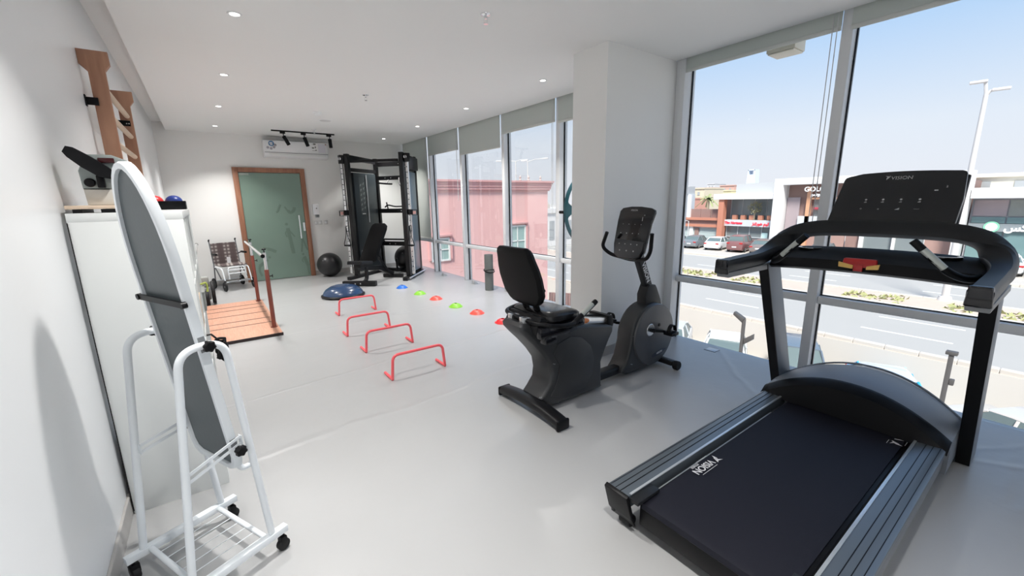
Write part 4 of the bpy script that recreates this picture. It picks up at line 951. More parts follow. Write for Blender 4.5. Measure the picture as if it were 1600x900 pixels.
for i in range(3): g.cyl((-.09+.07*i, .07, .004), (-.09+.07*i, .07, .0055), .006, n=8)
g.prism([(.095, .362), (.105, .362), (.10, .372)], 'z', .0003, .001); g.box(.082, .088, .32, .35, .0003, .001)
part('screen_print', g, mat('print_grey', (.42, .42, .43), .5), cs, smooth=False, kind='stuff')
part('console_handle', MB().tube(fillet([(2.755, by+.205, 1.22), (2.775, by+.275, 1.09), (2.80, by+.20, 1.03), (2.84, by, .995), (2.80, by-.17, 1.02), (2.785, by-.215, 1.09), (2.75, by-.245, 1.23)], .05), .0155, 12), BLK, t)
part('neck_bracket', MB().box(2.84, 2.92, by-.06, by+.06, .985, 1.06, .012), BLK, t)

# ================================================================== CABLE MACHINE in the far corner
A, B, C_, D_ = V((2.38, 8.62, 0)), V((3.10, 9.12, 0)), V((3.17, 7.85, 0)), V((3.64, 8.38, 0))
t = thing('cable_machine', 'tall black cable crossover machine with two weight towers in the far corner', 'cable machine', ((A+D_)/2)[:])
def bar(P, Q_, w_=.06, h_=.06, m=BLKM, nm='beam', par=None, bev=.003):
    P, Q_ = V(P), V(Q_); uz = (0, 0, 1) if abs((Q_-P).normalized().z) < .9 else (1, 1, 0)
    g = MB(); g.sweep([P, Q_], [(-w_/2, -h_/2), (w_/2, -h_/2), (w_/2, h_/2), (-w_/2, h_/2)], upv=uz); return part(nm, g, m, par or t)
def at(P, z): return V((P.x, P.y, z))
out = (A-C_).normalized()
for nm, P, Q_, so in (('left', A, B, 1), ('right', C_, D_, -1)):
    d = (Q_-P).normalized()
    bar(at(P, .06), at(P, 2.42), .08, .08, nm='front_post'); bar(at(Q_, .06), at(Q_, 2.40), .075, .075, nm='rear_post')
    bar(at(P-d*.25, .031), at(Q_+d*.12, .031), .09, .06, nm='base_foot')
    bar(at(P+d*.045, 2.36), at(Q_-d*.045, 2.33), .06, .09, nm='top_beam'); bar(at(P+d*.045, 2.13), at(Q_-d*.045, 2.13), .05, .07, nm='top_beam')
    # shroud with dark panel
    m0 = P+d*.09; m1 = Q_-d*.10; nr = V((d.y, -d.x, 0))*1
    if nm == 'right': nr = V((d.y, -d.x, 0))
    def pl(mA, mB, z0, z1, off, th):
        return [at(mA+nr*off, z0), at(mB+nr*off, z0), at(mB+nr*(off+th), z0), at(mA+nr*(off+th), z0), at(mA+nr*off, z1), at(mB+nr*off, z1), at(mB+nr*(off+th), z1), at(mA+nr*(off+th), z1)]
    s0 = part('weight_shroud', MB().hexa(pl(m0, m1, .12, 2.08, -.05, .10), .01), mat('shroud_dark', (.022, .028, .032), .3) if nm == 'left' else mat('shroud_window_lit', (.16, .22, .27), .28, .4), t)  # right shroud: bluish window light put into its colour, left stays dark
    if nm == 'left':
        part('chart_panel', MB().hexa(pl(P+d*.22, P+d*.40, 1.25, 2.0, .0505, .003)), mat('chart_dark', (.03, .038, .042), .35), s0, 'exercise chart panel')
        g = MB()
        for r_ in range(6):
            for c2 in range(2):
                p = P+d*(.265+.085*c2); z = 1.36+.095*r_+(.03 if c2 else 0)
                q0 = at(p+nr*.0545, z); M4 = frame(q0, tuple(d), (0, 0, 1)); T0 = g.T; g.T = M4; g.box(-.02, .015, -.012, -.004, 0, .001); g.box(-.012, .018, .006, .02, 0, .001); g.cyl((.02, .028, 0), (.02, .028, .001), .008, n=8); g.T = T0
        part('chart_figures', g, mat('chart_grey', (.22, .25, .25), .5), s0, smooth=False, kind='stuff')
        part('panel_trim', MB().hexa(pl(P+d*.44, P+d*.47, 1.1, 2.05, .0505, .012)), GRY, s0)
        part('label_plate', MB().hexa(pl(P+d*.26, P+d*.36, 1.27, 1.29, .055, .002)), mat('plate_mid', (.35, .36, .35), .4), s0)
        part('lower_trim', MB().hexa(pl(P+d*.14, P+d*.20, .30, .55, .0505, .006)), GRY, s0)
    # silver perforated column on the outer side
    c3 = P+out*so*.105-d*.01
    col_ = bar(at(c3, .10), at(c3, 2.26), .05, .035, SILV, 'guide_column')
    g = MB(); fr_ = V((-.72, -.70, 0))
    for k in range(20): 
        z = .25+.10*k; g.cyl(at(c3, z)+fr_*.020, at(c3, z)+fr_*.034, .007, n=8)
    part('holes', g, BLK, col_)
    pb_ = part('pulley_head', MB().box(c3.x-.05, c3.x+.05, c3.y-.05, c3.y+.05, 2.24, 2.40, .008), BLKM, t)
    g = MB(); g.cyl(at(c3, 2.33)+fr_*.04, at(c3, 2.33)+fr_*.062, .03, n=16); part('pulley', g, SILV, pb_)
    ca = part('carriage', MB().box(c3.x-.045, c3.x+.045, c3.y-.045, c3.y+.045, 1.26, 1.36, .006), BLK, t)
    g = MB(); q0 = at(c3+out*so*.09, 1.30); 
    T1 = frame(q0, tuple(out*so), (0, 0, 1)); g.T = T1
    for a in ((-.05, .05, .045, .055), (-.05, .05, -.055, -.045), (.045, .055, -.045, .045), (-.055, -.045, -.045, .045)): g.box(*a, -.01, .01)
    part('pulley_frame', g, BLK, ca)
    g = MB(T1); g.box(-.03, .03, -.03, .03, -.004, .004); part('pulley_plate', g, mat('pink_plate', (.50, .28, .26), .4), ca)
    hc = at(c3+fr_*.06, 0)
    part('cable', MB().tube([at(hc, 2.30), at(hc, 1.30)], .004, 6), BLK, t)
    g = MB(); g.tube([at(hc, 1.25), at(hc+out*.01, 1.05)], .011, 8); part('carabiner', g, SILV, t)
    g = MB(); g.tube(crom([at(hc, 1.06), at(hc-out*.02, .85), at(hc-out*.07, .68), at(hc, .66), at(hc+out*.07, .69), at(hc+out*.02, .85), at(hc, 1.05)], 4), .007, 6); g.cyl(at(hc-out*.07, .67), at(hc+out*.07, .67), .014, n=12); part('stirrup_handle', g, BLK, t)
bar(at(B, 2.28), at(D_, 2.28), .06, .09, nm='cross_beam'); bar(at(A, 2.28)+V((.05, -.05, 0)), at(C_, 2.28)-V((.05, -.05, 0)), .05, .05, nm='cross_beam')
bar(at(B, 2.0), at(D_, 2.0), .06, .08, nm='cross_beam'); bar(at(B, 1.32), at(D_, 1.32), .06, .09, nm='cross_beam'); bar(at(B, .62), at(D_, .62), .06, .09, nm='cross_beam'); bar(at(B, .05), at(D_, .05), .08, .07, nm='cross_beam')
dd = (D_-B).normalized(); ff = V((-.72, -.70, 0))
g = MB()
for q in (.25, .40, .62, .78):
    for z in (2.28, 2.0, 1.32, .62):
        if (q*100+z*10) % 3 < 2: g.cyl(at(B.lerp(D_, q)+ff*.031, z), at(B.lerp(D_, q)+ff*.036, z), .010, n=8)
part('bolts', g, SILV, t)
g = MB(); p = B.lerp(D_, .05); g.tube(crom([at(B.lerp(D_, .10), 1.90)+ff*.1, at(B.lerp(D_, .3), 1.88)+ff*.12, at(B.lerp(D_, .48), 1.87)+ff*.14], 5), .018, 8)
g.tube(crom([at(B.lerp(D_, .62), 1.98)+ff*.04, at(B.lerp(D_, .70), 1.84)+ff*.14, at(B.lerp(D_, .82), 1.84)+ff*.14, at(B.lerp(D_, .95), 1.93)+ff*.1], 5), .018, 8)
g.tube([at(B.lerp(D_, .33), 1.98), at(B.lerp(D_, .33), 1.88)+ff*.12], .012, 8); part('pull_up_grips', g, BLK, t)
g = MB(); g.tube(crom([at(B.lerp(D_, .2), 1.40)+ff*.05, at(B.lerp(D_, .3), 1.44)+ff*.06, at(B.lerp(D_, .5), 1.41)+ff*.07, at(B.lerp(D_, .8), 1.42)+ff*.06], 5), .014, 8)
g.cyl(at(B.lerp(D_, .25), 1.36), at(B.lerp(D_, .22), 1.50), .014, n=8); part('hooked_bar', g, BLK, t)
g = MB(); g.ltube([at(B.lerp(D_, .12), .64)+ff*.03, at(B.lerp(D_, .16), .73)+ff*.2, at(B.lerp(D_, .80), .73)+ff*.2, at(B.lerp(D_, .85), .64)+ff*.03], .018, 8, .06); part('dip_handle', g, BLK, t)
g = MB(); p = B.lerp(D_, .52)+ff*.25; g.cyl(at(p, .085), at(p, .33), .022, n=12); g.sweep([at(p, .07), at(B.lerp(D_, .52), .07)], [(-.03, -.02), (.03, -.02), (.03, .02), (-.03, .02)]); part('storage_peg', g, BLK, t)
g = MB(); d = (D_-C_).normalized(); nr = V((d.y, -d.x, 0)); g.tube([at(C_-d*.18+nr*.075, .045), at(D_+d*.12+nr*.075, .045)], .018, 10); part('side_tube', g, SILV, t)
part('stack_top_box', MB().hexa([at(C_+d*.12+nr*.06, 2.12), at(D_-d*.02+nr*.06, 2.12), at(D_-d*.02+nr*.09, 2.12), at(C_+d*.12+nr*.09, 2.12), at(C_+d*.12+nr*.06, 2.38), at(D_-d*.02+nr*.06, 2.36), at(D_-d*.02+nr*.09, 2.36), at(C_+d*.12+nr*.09, 2.38)], .006), BLKM, t)

# ================================================================== ADJUSTABLE BENCH
fm = V((2.165, 7.735, 0)); ex = V((.757, -.654, 0)); ey = V((.70, .714, 0)); ey = V((.86, .51, 0)).normalized()
t = thing('weight_bench', 'black adjustable weight bench inclined in front of the cable machine', 'bench', (2.4, 7.9, 0))
def bl(x, y, z): return fm+ex*x+ey*y+V((0, 0, z))
g = MB(); g.sweep([bl(-.31, 0, .05), bl(.31, 0, .05)], rrect(.09, .085, .01, 2)); ft = part('front_foot', g, BLKM, t)
g = MB()
for x in (-.05, .05): g.cyl(bl(x, -.046, .05), bl(x, -.052, .05), .012, n=10)
part('bolts', g, SILV, ft)
g = MB(); g.sweep([bl(-.20, .95, .04), bl(.20, .95, .04)], rrect(.08, .07, .01, 2)); part('rear_foot', g, BLKM, t)
g = MB(); g.sweep(crom([bl(.02, .05, .05), bl(.02, .14, .09), bl(.02, .17, .20), bl(.02, .15, .33)], 6), rrect(.06, .05, .008, 2)); part('front_leg', g, DGR, t)
g = MB(); g.sweep([bl(0, .02, .33), bl(0, .55, .26), bl(0, .93, .08)], rrect(.07, .09, .008, 2)); part('main_beam', g, BLKM, t)
g = MB(); g.sweep([bl(.03, .40, .62), bl(.03, .74, .17)], rrect(.04, .05, .006, 2)); part('support_strut', g, BLKM, t)
bmx = Matrix((ex, ey, V((0, 0, 1)))).transposed().to_4x4(); bmx.translation = fm
part('seat_pad', MB(bmx).hexa([(-.14, -.10, .41), (.14, -.10, .41), (.16, .19, .38), (-.16, .19, .38), (-.135, -.09, .475), (.135, -.09, .475), (.155, .19, .44), (-.155, .19, .44)], .014), DGR, t)
part('seat_bracket', MB(bmx).box(-.05, .05, -.02, .16, .335, .40, .006), BLKM, t)
ang = R(57); uy, uz = cos(ang), sin(ang); y0, z0 = .22, .44
def bp(x, l, d): return (x, y0+uy*l-uz*d*-1, z0+uz*l-uy*d)
g = MB(bmx); rings = []
for l, hw, th in ((0, .13, .03), (.02, .15, .04), (.4, .155, .04), (.68, .155, .04), (.76, .14, .04), (.80, .10, .03)):
    rings.append([V(bp(a_*hw, l, .03+b_*th*.8)) for a_, b_ in ((-1, .6), (-.92, 1), (.92, 1), (1, .6), (1, -.6), (.92, -1), (-.92, -1), (-1, -.6))])
g.loft(rings); part('back_pad', g, VINYL, t)
# ================================================================== OUTSIDE: GROUND AND ROAD
G = -4.5
asph = mat('asphalt', (.38, .37, .35), .85, noise=(.35, .06, (1, .15, 1)))
sand = mat('pale_paving', (.48, .45, .41), .85, noise=(.5, .07, (1, .3, 1)))
curb = mat('curb_stone', (.58, .53, .47), .8, noise=(1, .08))
soil = mat('median_soil', (.52, .43, .36), .9, noise=(2, .12))
paint = mat('road_paint', (.72, .72, .70), .7)
def gplane(nm, x0, x1, y0, y1, z0, z1, m): return struct(nm, MB().box(x0, x1, y0, y1, z0, z1), m)
GP = -6.0      # the parking below the window lies lower than the road
gplane('ground', 21.0, 400, -150, 400, G-.4, G-.25, sand)
gplane('ground_low', -60, 4.2, -150, 400, GP-.4, GP-.02, sand)
gplane('parking_strip', 4.2, 20.5, -150, 400, GP-.2, GP, sand)
struct('parking_ramp', MB().prism([(20.5, GP-.2), (21.2, GP-.2), (21.2, G), (20.9, G), (20.5, GP)], 'y', -150, 400), sand)
gplane('road_near', 21.2, 29.6, -60, 160, G-.2, G-.03, asph)
gplane('median', 29.6, 32.95, -60, 160, G-.2, G+.10, soil)
gplane('road_far', 32.95, 41.9, -60, 160, G-.2, G-.03, asph)
gplane('far_parking', 41.9, 70, -60, 160, G-.2, G+.02, sand)
for nm, x in (('curb_near', 20.95), ('curb_median', 29.45), ('curb_median', 32.85), ('curb_far', 41.8)):
    o = sthing(nm); g = MB(); y = -20
    while y < 60: g.box(x, x+.25, y, y+.99, G-.1, G+.16, .02, seg=1); y += 1.0
    c = part('curb_stones', g, curb, o); c['kind'] = 'stuff'
g = MB()
for x in (24.0, 26.8, 35.9, 38.9):
    y = -20
    while y < 70: g.box(x-.07, x+.07, y, y+3.0, G-.03, G-.024); y += 7.5
for x in (21.6, 29.2, 33.3, 41.5): g.box(x-.05, x+.05, -40, 100, G-.03, G-.025)
o = struct('road_marking', g, paint)
for y in (3.2, 0.6, 5.8, 8.4, 11): pass
g = MB()
for k in range(7): 
    y = -5+2.75*k; g.box(15.2, 20.4, y*1.2, y*1.2+.10, GP, GP+.004)
struct('parking_marking', g, paint)
g = MB(); random.seed(3)
for k in range(900):
    y = random.uniform(-2, 26); x = 31.0+random.gauss(0, .55); h = random.uniform(.05, .22)
    if sin(y*1.1)+sin(y*.37+1) < -.2: continue
    a = random.uniform(0, 6.28); dx, dy = .05*cos(a), .05*sin(a)
    b = bmesh.new(); v = [b.verts.new(p) for p in ((x-dx*3, y-dy*3, G+.10), (x+dx*3, y+dy*3, G+.10), (x+dy*2, y-dx*2, G+.10+h))]; b.faces.new(v); g._add(b)
solid('dry_grass', g, mat('dry_grass', (.35, .36, .17), .9), (31, 10, G+.1), 'strip of dry grass tufts on the road median', 'grass', kind='stuff')

# ================================================================== NEIGHBOUR BUILDING (pink)
PK = mat('pink_render_hazed', (.72, .43, .41), .8, noise=(.6, .05, (1, 1, .3))); PKD = mat('pink_trim', (.64, .35, .34), .8)  # wall pink washed out, street haze put into the colour
t = thing('pink_building', 'pink rendered neighbour building with moulded cornice left of the street', 'building', (6, 20, GP))
part('wall', MB().box(-2, 12.15, 14.0, 30, GP, 2.0), PK, t)
g = MB()
for k, (a, b, z0, z1) in enumerate(((.06, .06, 1.86, 1.92), (.10, .10, 1.92, 2.02), (.13, .13, 2.02, 2.12), (.16, .16, 2.12, 2.20), (.20, .20, 2.20, 2.27))): g.box(-2, 12.15+b, 14.0-a, 30, z0, z1)
part('cornice', g, PKD, t)
for (x0, x1, z0, z1) in ((6.60, 7.25, -.62, .12), (10.1, 10.85, -.75, .42), (3.0, 4.2, -.62, .12), (6.05, 7.25, -3.6, -2.4), (10.1, 10.85, -3.6, -2.4)):
    w_ = part('window', MB().box(x0, x1, 13.985, 14.05, z0, z1), mat('far_glass', (.30, .42, .40), .2), t)
    g = MB(); g.box(x0-.06, x0, 13.95, 14.0, z0-.06, z1+.06); g.box(x1, x1+.06, 13.95, 14.0, z0-.06, z1+.06); g.box(x0, x1, 13.95, 14.0, z1, z1+.06); g.box(x0, x1, 13.95, 14.0, z0-.06, z0)
    g.box((x0+x1)/2-.02, (x0+x1)/2+.02, 13.96, 13.984, z0, z1); g.box(x0, x1, 13.96, 13.984, (z0+z1)/2-.02, (z0+z1)/2+.02); part('window_frame', g, mat('pale_frame', (.72, .72, .70), .5), w_)
    g = MB(); g.box(x0-.15, x1+.15, 13.88, 13.999, z1+.10, z1+.20, .02); g.box(x0-.15, x0-.07, 13.93, 13.999, z0, z1+.10); g.box(x1+.07, x1+.15, 13.93, 13.999, z0, z1+.10); part('window_moulding', g, PKD, w_)
g = MB()
for x in (10.9, 11.35, 12.0): g.lathe([(0, 2.27), (.05, 2.27), (.06, 2.32), (.03, 2.37), (.05, 2.43), (.02, 2.5), (0, 2.53)], (x, 14.3, 0), n=10)
part('finials', g, mat('finial_stone', (.50, .45, .42), .8), t)
# white villa beyond and a garden fence
t = thing('white_villa', 'white building with a small dome right behind the pink building', 'building', (37, 46, G))
part('wall', MB().box(34, 44, 41, 52, G, -.2), mat('villa_white', (.68, .67, .66), .8), t)
part('parapet', MB().box(33.8, 44.2, 40.8, 52.2, -.2, .35), mat('villa_white', (.68, .67, .66), .8), t)
part('dome', MB().lathe([(1.2, .35), (1.15, .8), (.9, 1.2), (.5, 1.5), (0, 1.65)], (36.2, 43, 0), n=24), mat('villa_stone', (.55, .48, .42), .8), t)
for k in range(6): part('window', MB().box(34.4+1.5*k, 35.2+1.5*k, 40.93, 41.0, -3.6, -1.2), mat('villa_window', (.36, .38, .39), .4), t)
t = thing('garden_fence', 'red-brown railing fence beside the pink building', 'fence', (13.6, 14.4, GP))
for k in range(14):
    part('fence_post', MB().box(12.6+.17*k, 12.68+.17*k, 14.3, 14.4, GP, -2.75-.03*k), mat('fence_brown', (.30, .17, .15), .7), t)
part('rail', MB().box(12.6, 14.9, 14.41, 14.45, -3.2, -3.1), mat('fence_brown', (.30, .17, .15), .7), t)

# ================================================================== STREET LAMPS
def lamp(label, x, y, h, arms, cat='street lamp', r=.12):
    t = thing('street_lamp', label, cat, (x, y, G)); m = mat('lamp_pole', (.62, .60, .58), .5)
    part('pole', MB().cyl((x, y, G+.1), (x, y, h), r, r*.55, n=16), m, t)
    part('base_flange', MB().cyl((x, y, G+.1), (x, y, G+.35), r*1.9, r*1.5, n=16), m, t)
    for dx, dy, dz, L_ in arms:
        e_ = V((x+dx*L_, y+dy*L_, h+dz)); a = part('lamp_arm', MB().tube([(x, y, h-.05), ((V((x, y, h))+e_)/2+V((0, 0, .06))), e_], r*.4, 8), m, t)
        part('lamp_head', MB(frame(e_, (dx, dy, 0), (-dy, dx, 0))).box(-.1, .55, -.16, .16, -.06, .06, .03), mat('lamp_head', (.66, .64, .64), .5), a)
    return t
lamp('tall pale street lamp on the median right of the treadmill screen', 32.93, 4.1, 6.35, ((-.1, 1, .65, .12), (.2, -1, .18, .25)), r=.17)
lamp('left one of the two distant street lamps above the pink building', 31.3, 41.9, 6.1, ((-.6, .8, .08, 1.9), (.6, -.8, .08, 1.0)), r=.09)
lamp('right one of the two distant street lamps above the pink building', 31.3, 39.6, 5.9, ((-.6, .8, .05, .2), (.6, -.8, .22, 1.9)), r=.09)
lamp('small street lamp far off above the beige roofs', 70, 44, 3.3, ((-.6, .8, .05, .8), (.6, -.8, .05, .8)), r=.10)
lamp('thin white lamp pole in front of the grey shutters', 48.5, 29.3, -1.4, ((-.7, .7, .05, .4),), r=.07)
def lpost(label, x, y, h, variant):
    t = thing('light_post', label, 'lamp post', (x, y, GP)); m = mat('post_grey', (.075, .072, .072), .5)
    part('pole', MB().box(x-.03, x+.03, y-.03, y+.03, GP, h, .006), m, t)
    if variant:
        part('flood_head', MB().hexa([(x-.05, y+.02, h-.08), (x+.05, y+.02, h-.08), (x+.05, y+.22, h+.06), (x-.05, y+.22, h+.06), (x-.05, y-.02, h+.02), (x+.05, y-.02, h+.02), (x+.05, y+.20, h+.13), (x-.05, y+.20, h+.13)], .01), m, t)
        part('flood_head', MB().hexa([(x-.05, y-.05, h-.55), (x+.05, y-.05, h-.55), (x+.05, y-.22, h-.40), (x-.05, y-.22, h-.40), (x-.05, y-.05, h-.42), (x+.05, y-.05, h-.42), (x+.05, y-.22, h-.28), (x-.05, y-.22, h-.28)], .01), m, t)
    else:
        part('flood_head', MB().box(x-.05, x+.05, y-.07, y+.07, h, h+.06, .01), m, t); part('flood_head', MB().box(x-.04, x+.04, y-.09, y-.031, h-.5, h-.40, .01), m, t)
    part('base_plate', MB().box(x-.1, x+.1, y-.1, y+.1, GP, GP+.02), m, t)
lpost('grey parking light post with two bent heads below the window', 8.98, 4.0, -1.05, 1)
lpost('grey parking light post seen beside the right treadmill upright', 9.42, .97, -1.05, 0)
t = thing('canopy_fixture', 'beige boxy fixture outside at the top of the pillar window', 'fixture', (4.5, 1.9, 2.76))
part('box', MB().box(4.39, 4.61, 1.765, 2.0, 2.775, 3.09, .006), mat('canopy_beige', (.66, .62, .52), .6), t)
part('diffuser', MB().box(4.40, 4.60, 1.775, 1.99, 2.762, 2.774, .004), mat('canopy_beige2', (.74, .70, .60), .6), t)

# ================================================================== CARS
CG = mat('car_glass', (.12, .16, .16), .25, spec=.4); TY = mat('tyre', (.03, .03, .03), .8); HUBM = mat('wheel_rim', (.45, .45, .46), .35, .6)
TL = mat('tail_light', (.45, .02, .02), .3); HL = mat('head_light', (.75, .78, .80), .15)
def car(nm, label, x, y, head, m, suv=0, group='parked cars', L=4.5, z=G, sc=1, roofm=None):
    t = thing(nm, label, 'car', (x, y, z), group); T = Matrix.Translation((x, y, z)) @ Matrix.Rotation(head, 4, 'Z') @ Matrix.Scale(sc, 4); k = L/4.5
    H = .22 if suv else 0
    def ring(x, w, z0, z1): return [V((x*k, a*w, z0+(z1-z0)*b)) for a, b in ((-.86, 0), (.86, 0), (1, .18), (1, .62), (.94, .88), (.78, 1), (-.78, 1), (-.94, .88), (-1, .62), (-1, .18))]
    st = [(-2.22, .66, .42, .80+H), (-2.16, .80, .30, .93+H), (-1.9, .88, .22, 1.02+H), (-1.2, .91, .18, 1.0+H), (0, .91, .18, .95+H), (.9, .91, .18, .96+H), (1.4, .89, .18, .92+H), (1.95, .84, .22, .80+H), (2.2, .72, .32, .66+H), (2.25, .60, .40, .58+H)]
    g = MB(T); g.loft([ring(*q) for q in st]); bd = part('body', g, m, t)
    def cr(x, wb, wt, z1): return [V((x*k, a, b)) for a, b in ((-wb, .90+H), (wb, .90+H), (wt, z1), (wt*.8, z1+.02), (-wt*.8, z1+.02), (-wt, z1))]
    r1 = 1.42+H*1.6
    stc = [(-1.95 if suv else -1.75, .80, .76, .93+H), (-1.6 if suv else -1.0, .82, .66, r1-.06), (-.5, .83, .65, r1-.01), (.38, .83, .64, r1-.03), (1.0, .80, .74, .93+H)]
    part('windows', MB(T).loft([cr(*q) for q in stc]), CG, bd)
    rf = [(-1.62 if suv else -1.05, .63, r1-.05), (-.5, .63, r1+.015), (.40, .62, r1-.01)]
    part('roof', MB(T).loft([[V((x*k, a*w, z_+b)) for a, b in ((-1.03, -.03), (1.03, -.03), (1, .012), (.75, .03), (-.75, .03), (-1, .012))] for x, w, z_ in rf]), roofm or m, bd)
    g = MB(T)
    for s2 in (-1, 1):
        for pts in ([(.99, .80, .93+H), (.42, .64, r1-.01)], [(-.35, .85, .93+H), (-.35, .66, r1-.02)], [(-1.80 if suv else -1.7, .80, .93+H), (-1.58 if suv else -1.02, .66, r1-.05)]):
            g.tube([(p[0]*k, s2*p[1], p[2]) for p in pts], .04, 6)
        g.box(.85*k, 1.02*k, min(s2*.90, s2*1.06), max(s2*.90, s2*1.06), .93+H, 1.05+H, .03)
    part('pillars', g, m, bd)
    g = MB(T)
    for s2 in (-1, 1): g.box(2.02*k, 2.2*k, min(s2*.45, s2*.76), max(s2*.45, s2*.76), .60+H, .72+H, .03)
    g.box(2.2*k, 2.262*k, -.4, .4, .42, .5, .01); part('headlights', g, HL, bd)
    g = MB(T)
    for s2 in (-1, 1): g.box(-2.235*k, -2.12*k, min(s2*.48, s2*.80), max(s2*.48, s2*.80), .72+H, .86+H, .03)
    part('tail_lights', g, TL, bd); part('number_plate', MB(T).box(-2.25*k, -2.22*k, -.22, .22, .55, .67, .005), LIT, bd)
    for xx in (-1.38, 1.38):
        for s2 in (-1, 1):
            wv = part('wheel', MB(T).lathe([(0, -.10), (.27, -.10), (.32, -.08), (.32, .08), (.27, .10), (0, .10)], (xx*k, s2*.80, .32), 'y', 22), TY, t)
            part('hub_cap', MB(T).lathe([(0, -.005), (.20, -.005), (.20, .01), (0, .02)], (xx*k, s2*(.905), .32), 'y', 16), HUBM, wv)
    return t
cw_ = mat('car_white', (.74, .76, .78), .25, coat=.5); cs_ = mat('car_silver_blue', (.66, .70, .74), .25, .2, coat=.5); cd = mat('car_dark_blue', (.16, .20, .24), .25, .3, coat=.5)
cb = mat('car_bright_blue', (.05, .38, .72), .25, coat=.5); cgr = mat('car_grey', (.16, .17, .18), .3, .3, coat=.4); cm = mat('car_maroon', (.22, .10, .10), .3, coat=.4); ctan = mat('car_champagne', (.66, .62, .57), .3, .2, coat=.5)  # maroon paled, distance haze put into the paint colour
near = 'cars parked below the window'
q = pi+.43
car('car', 'pale blue-white car below the window, partly hidden by the bike wheel', 17.7, 11.3, q, cs_, group=near, z=GP)
car('car', 'white car parked facing the window, left of the treadmill', 17.95, 8.7, q, cw_, group=near, z=GP)
car('car', 'dark blue-grey car behind the left treadmill upright', 18.2, 5.95, q, cd, 1, group=near, z=GP)
car('car', 'bright blue car with a silver roof behind the treadmill hood', 18.4, 3.25, q, cb, group=near, z=GP, roofm=cs_)
car('car', 'champagne car parked at the lower right outside', 17.5, -.35, pi+1.05, ctan, group=near, z=GP)
car('car', 'dark blue car at the right edge of the frame', 18.6, -2.6, pi+1.0, mat('car_navy', (.06, .10, .18), .3, coat=.4), group=near, z=GP)
far = 'cars parked across the road'
def far_z(): return G+.02
for (y, m, suv, lab) in ((30.6, cgr, 0, 'dark car across the road, leftmost of the row'), (27.9, mat('car_slate', (.24, .26, .28), .3, .3), 0, 'slate grey car across the road, left of the white one'), (25.2, cw_, 0, 'white car across the road, left of the maroon one'),
                     (22.6, cm, 1, 'maroon car across the road before the coffee shop'), (20.2, mat('car_taupe', (.27, .23, .22), .3, .3), 0, 'taupe car across the road, right of the maroon one'), (14.8, cgr, 0, 'grey car across the road seen through the treadmill handle'),
                     (3.3, cw_, 0, 'white car across the road at the right edge'), (1.0, cgr, 1, 'dark car across the road beyond the right treadmill arm')):
    car('car', lab, 48.2, y, R(8), m, suv, group=far, z=G+.02)

# ================================================================== SHOPPING MALL ACROSS THE ROAD
X = 52.7
mw_ = mat('mall_white', (.76, .76, .76), .6); mg = mat('mall_grey', (.44, .45, .46), .7); mlg = mat('mall_pale_grey', (.56, .59, .62), .6)
terra = mat('mall_terracotta', (.50, .21, .14), .7); brn = mat('mall_brown', (.27, .17, .15), .7, noise=(1, .1)); dkg = mat('mall_hazed_glass', (.19, .22, .23), .15); brk = mat('mall_brick', (.36, .23, .20), .8)  # mall colours kept pale, dark glass lightened: haze put into the colour
sg = mat('shop_sign_red', (.85, .03, .06), .5, emis=(.9, .03, .06, .25)); sw = mat('shop_sign_white', (.85, .85, .85), .5, emis=(1, 1, 1, .5)); tealg = mat('mall_teal_glass', (.16, .26, .27), .15)
def facing(o): return frame(o, (0, -1, 0), (0, 0, 1))
# left wing
t = thing('grey_shop_wing', 'pale grey shop wing with terracotta band at the left of the mall', 'building', (X+4, 31.5, G))
part('wall', MB().box(X+.2, X+12, 27.55, 36, G+.02, -2.3), mlg, t)
for k in range(3): 
    s = part('shutter', MB().box(X+.12, X+.2, 27.9+2.7*k, 30.2+2.7*k, G+.02, -2.6), mat('shutter_grey', (.42, .50, .50), .6), t)
    g = MB()
    for q in range(6): g.box(X+.10, X+.12, 27.9+2.7*k, 30.2+2.7*k, G+.2+.3*q, G+.22+.3*q)
    part('shutter_slats', g, mg, s)
part('column', MB().box(X-.1, X+.12, 31.1, 31.6, G+.02, -2.3), mw_, t); part('brown_door', MB().box(X+.02, X+.12, 30.35, 30.9, G+.02, -2.5), brn, t)
g = MB(); g.box(X-.3, X+.4, 27.5, 36, -2.32, -2.0); g.box(X-.3, X+.4, 27.5, 36, -1.45, -1.15); part('terracotta_band', g, terra, t)
part('band_recess', MB().box(X, X+.3, 27.5, 36, -2.0, -1.45), brn, t)
for k in range(3): part('terrace_panel', MB().box(X+.3, X+.4, 27.62+1.4*k, 28.95+1.4*k, -1.15, -.05), brn, t)
part('tower', MB().box(X+.3, X+1.6, 32.1, 36, -1.15, 1.9), mlg, t); part('tower_cap', MB().box(X+.1, X+1.8, 32.3, 36.2, 1.9, 2.9), mg, t); part('tower_pier', MB().box(X, X+.3, 31.75, 32.15, -1.15, 1.85), mw_, t)
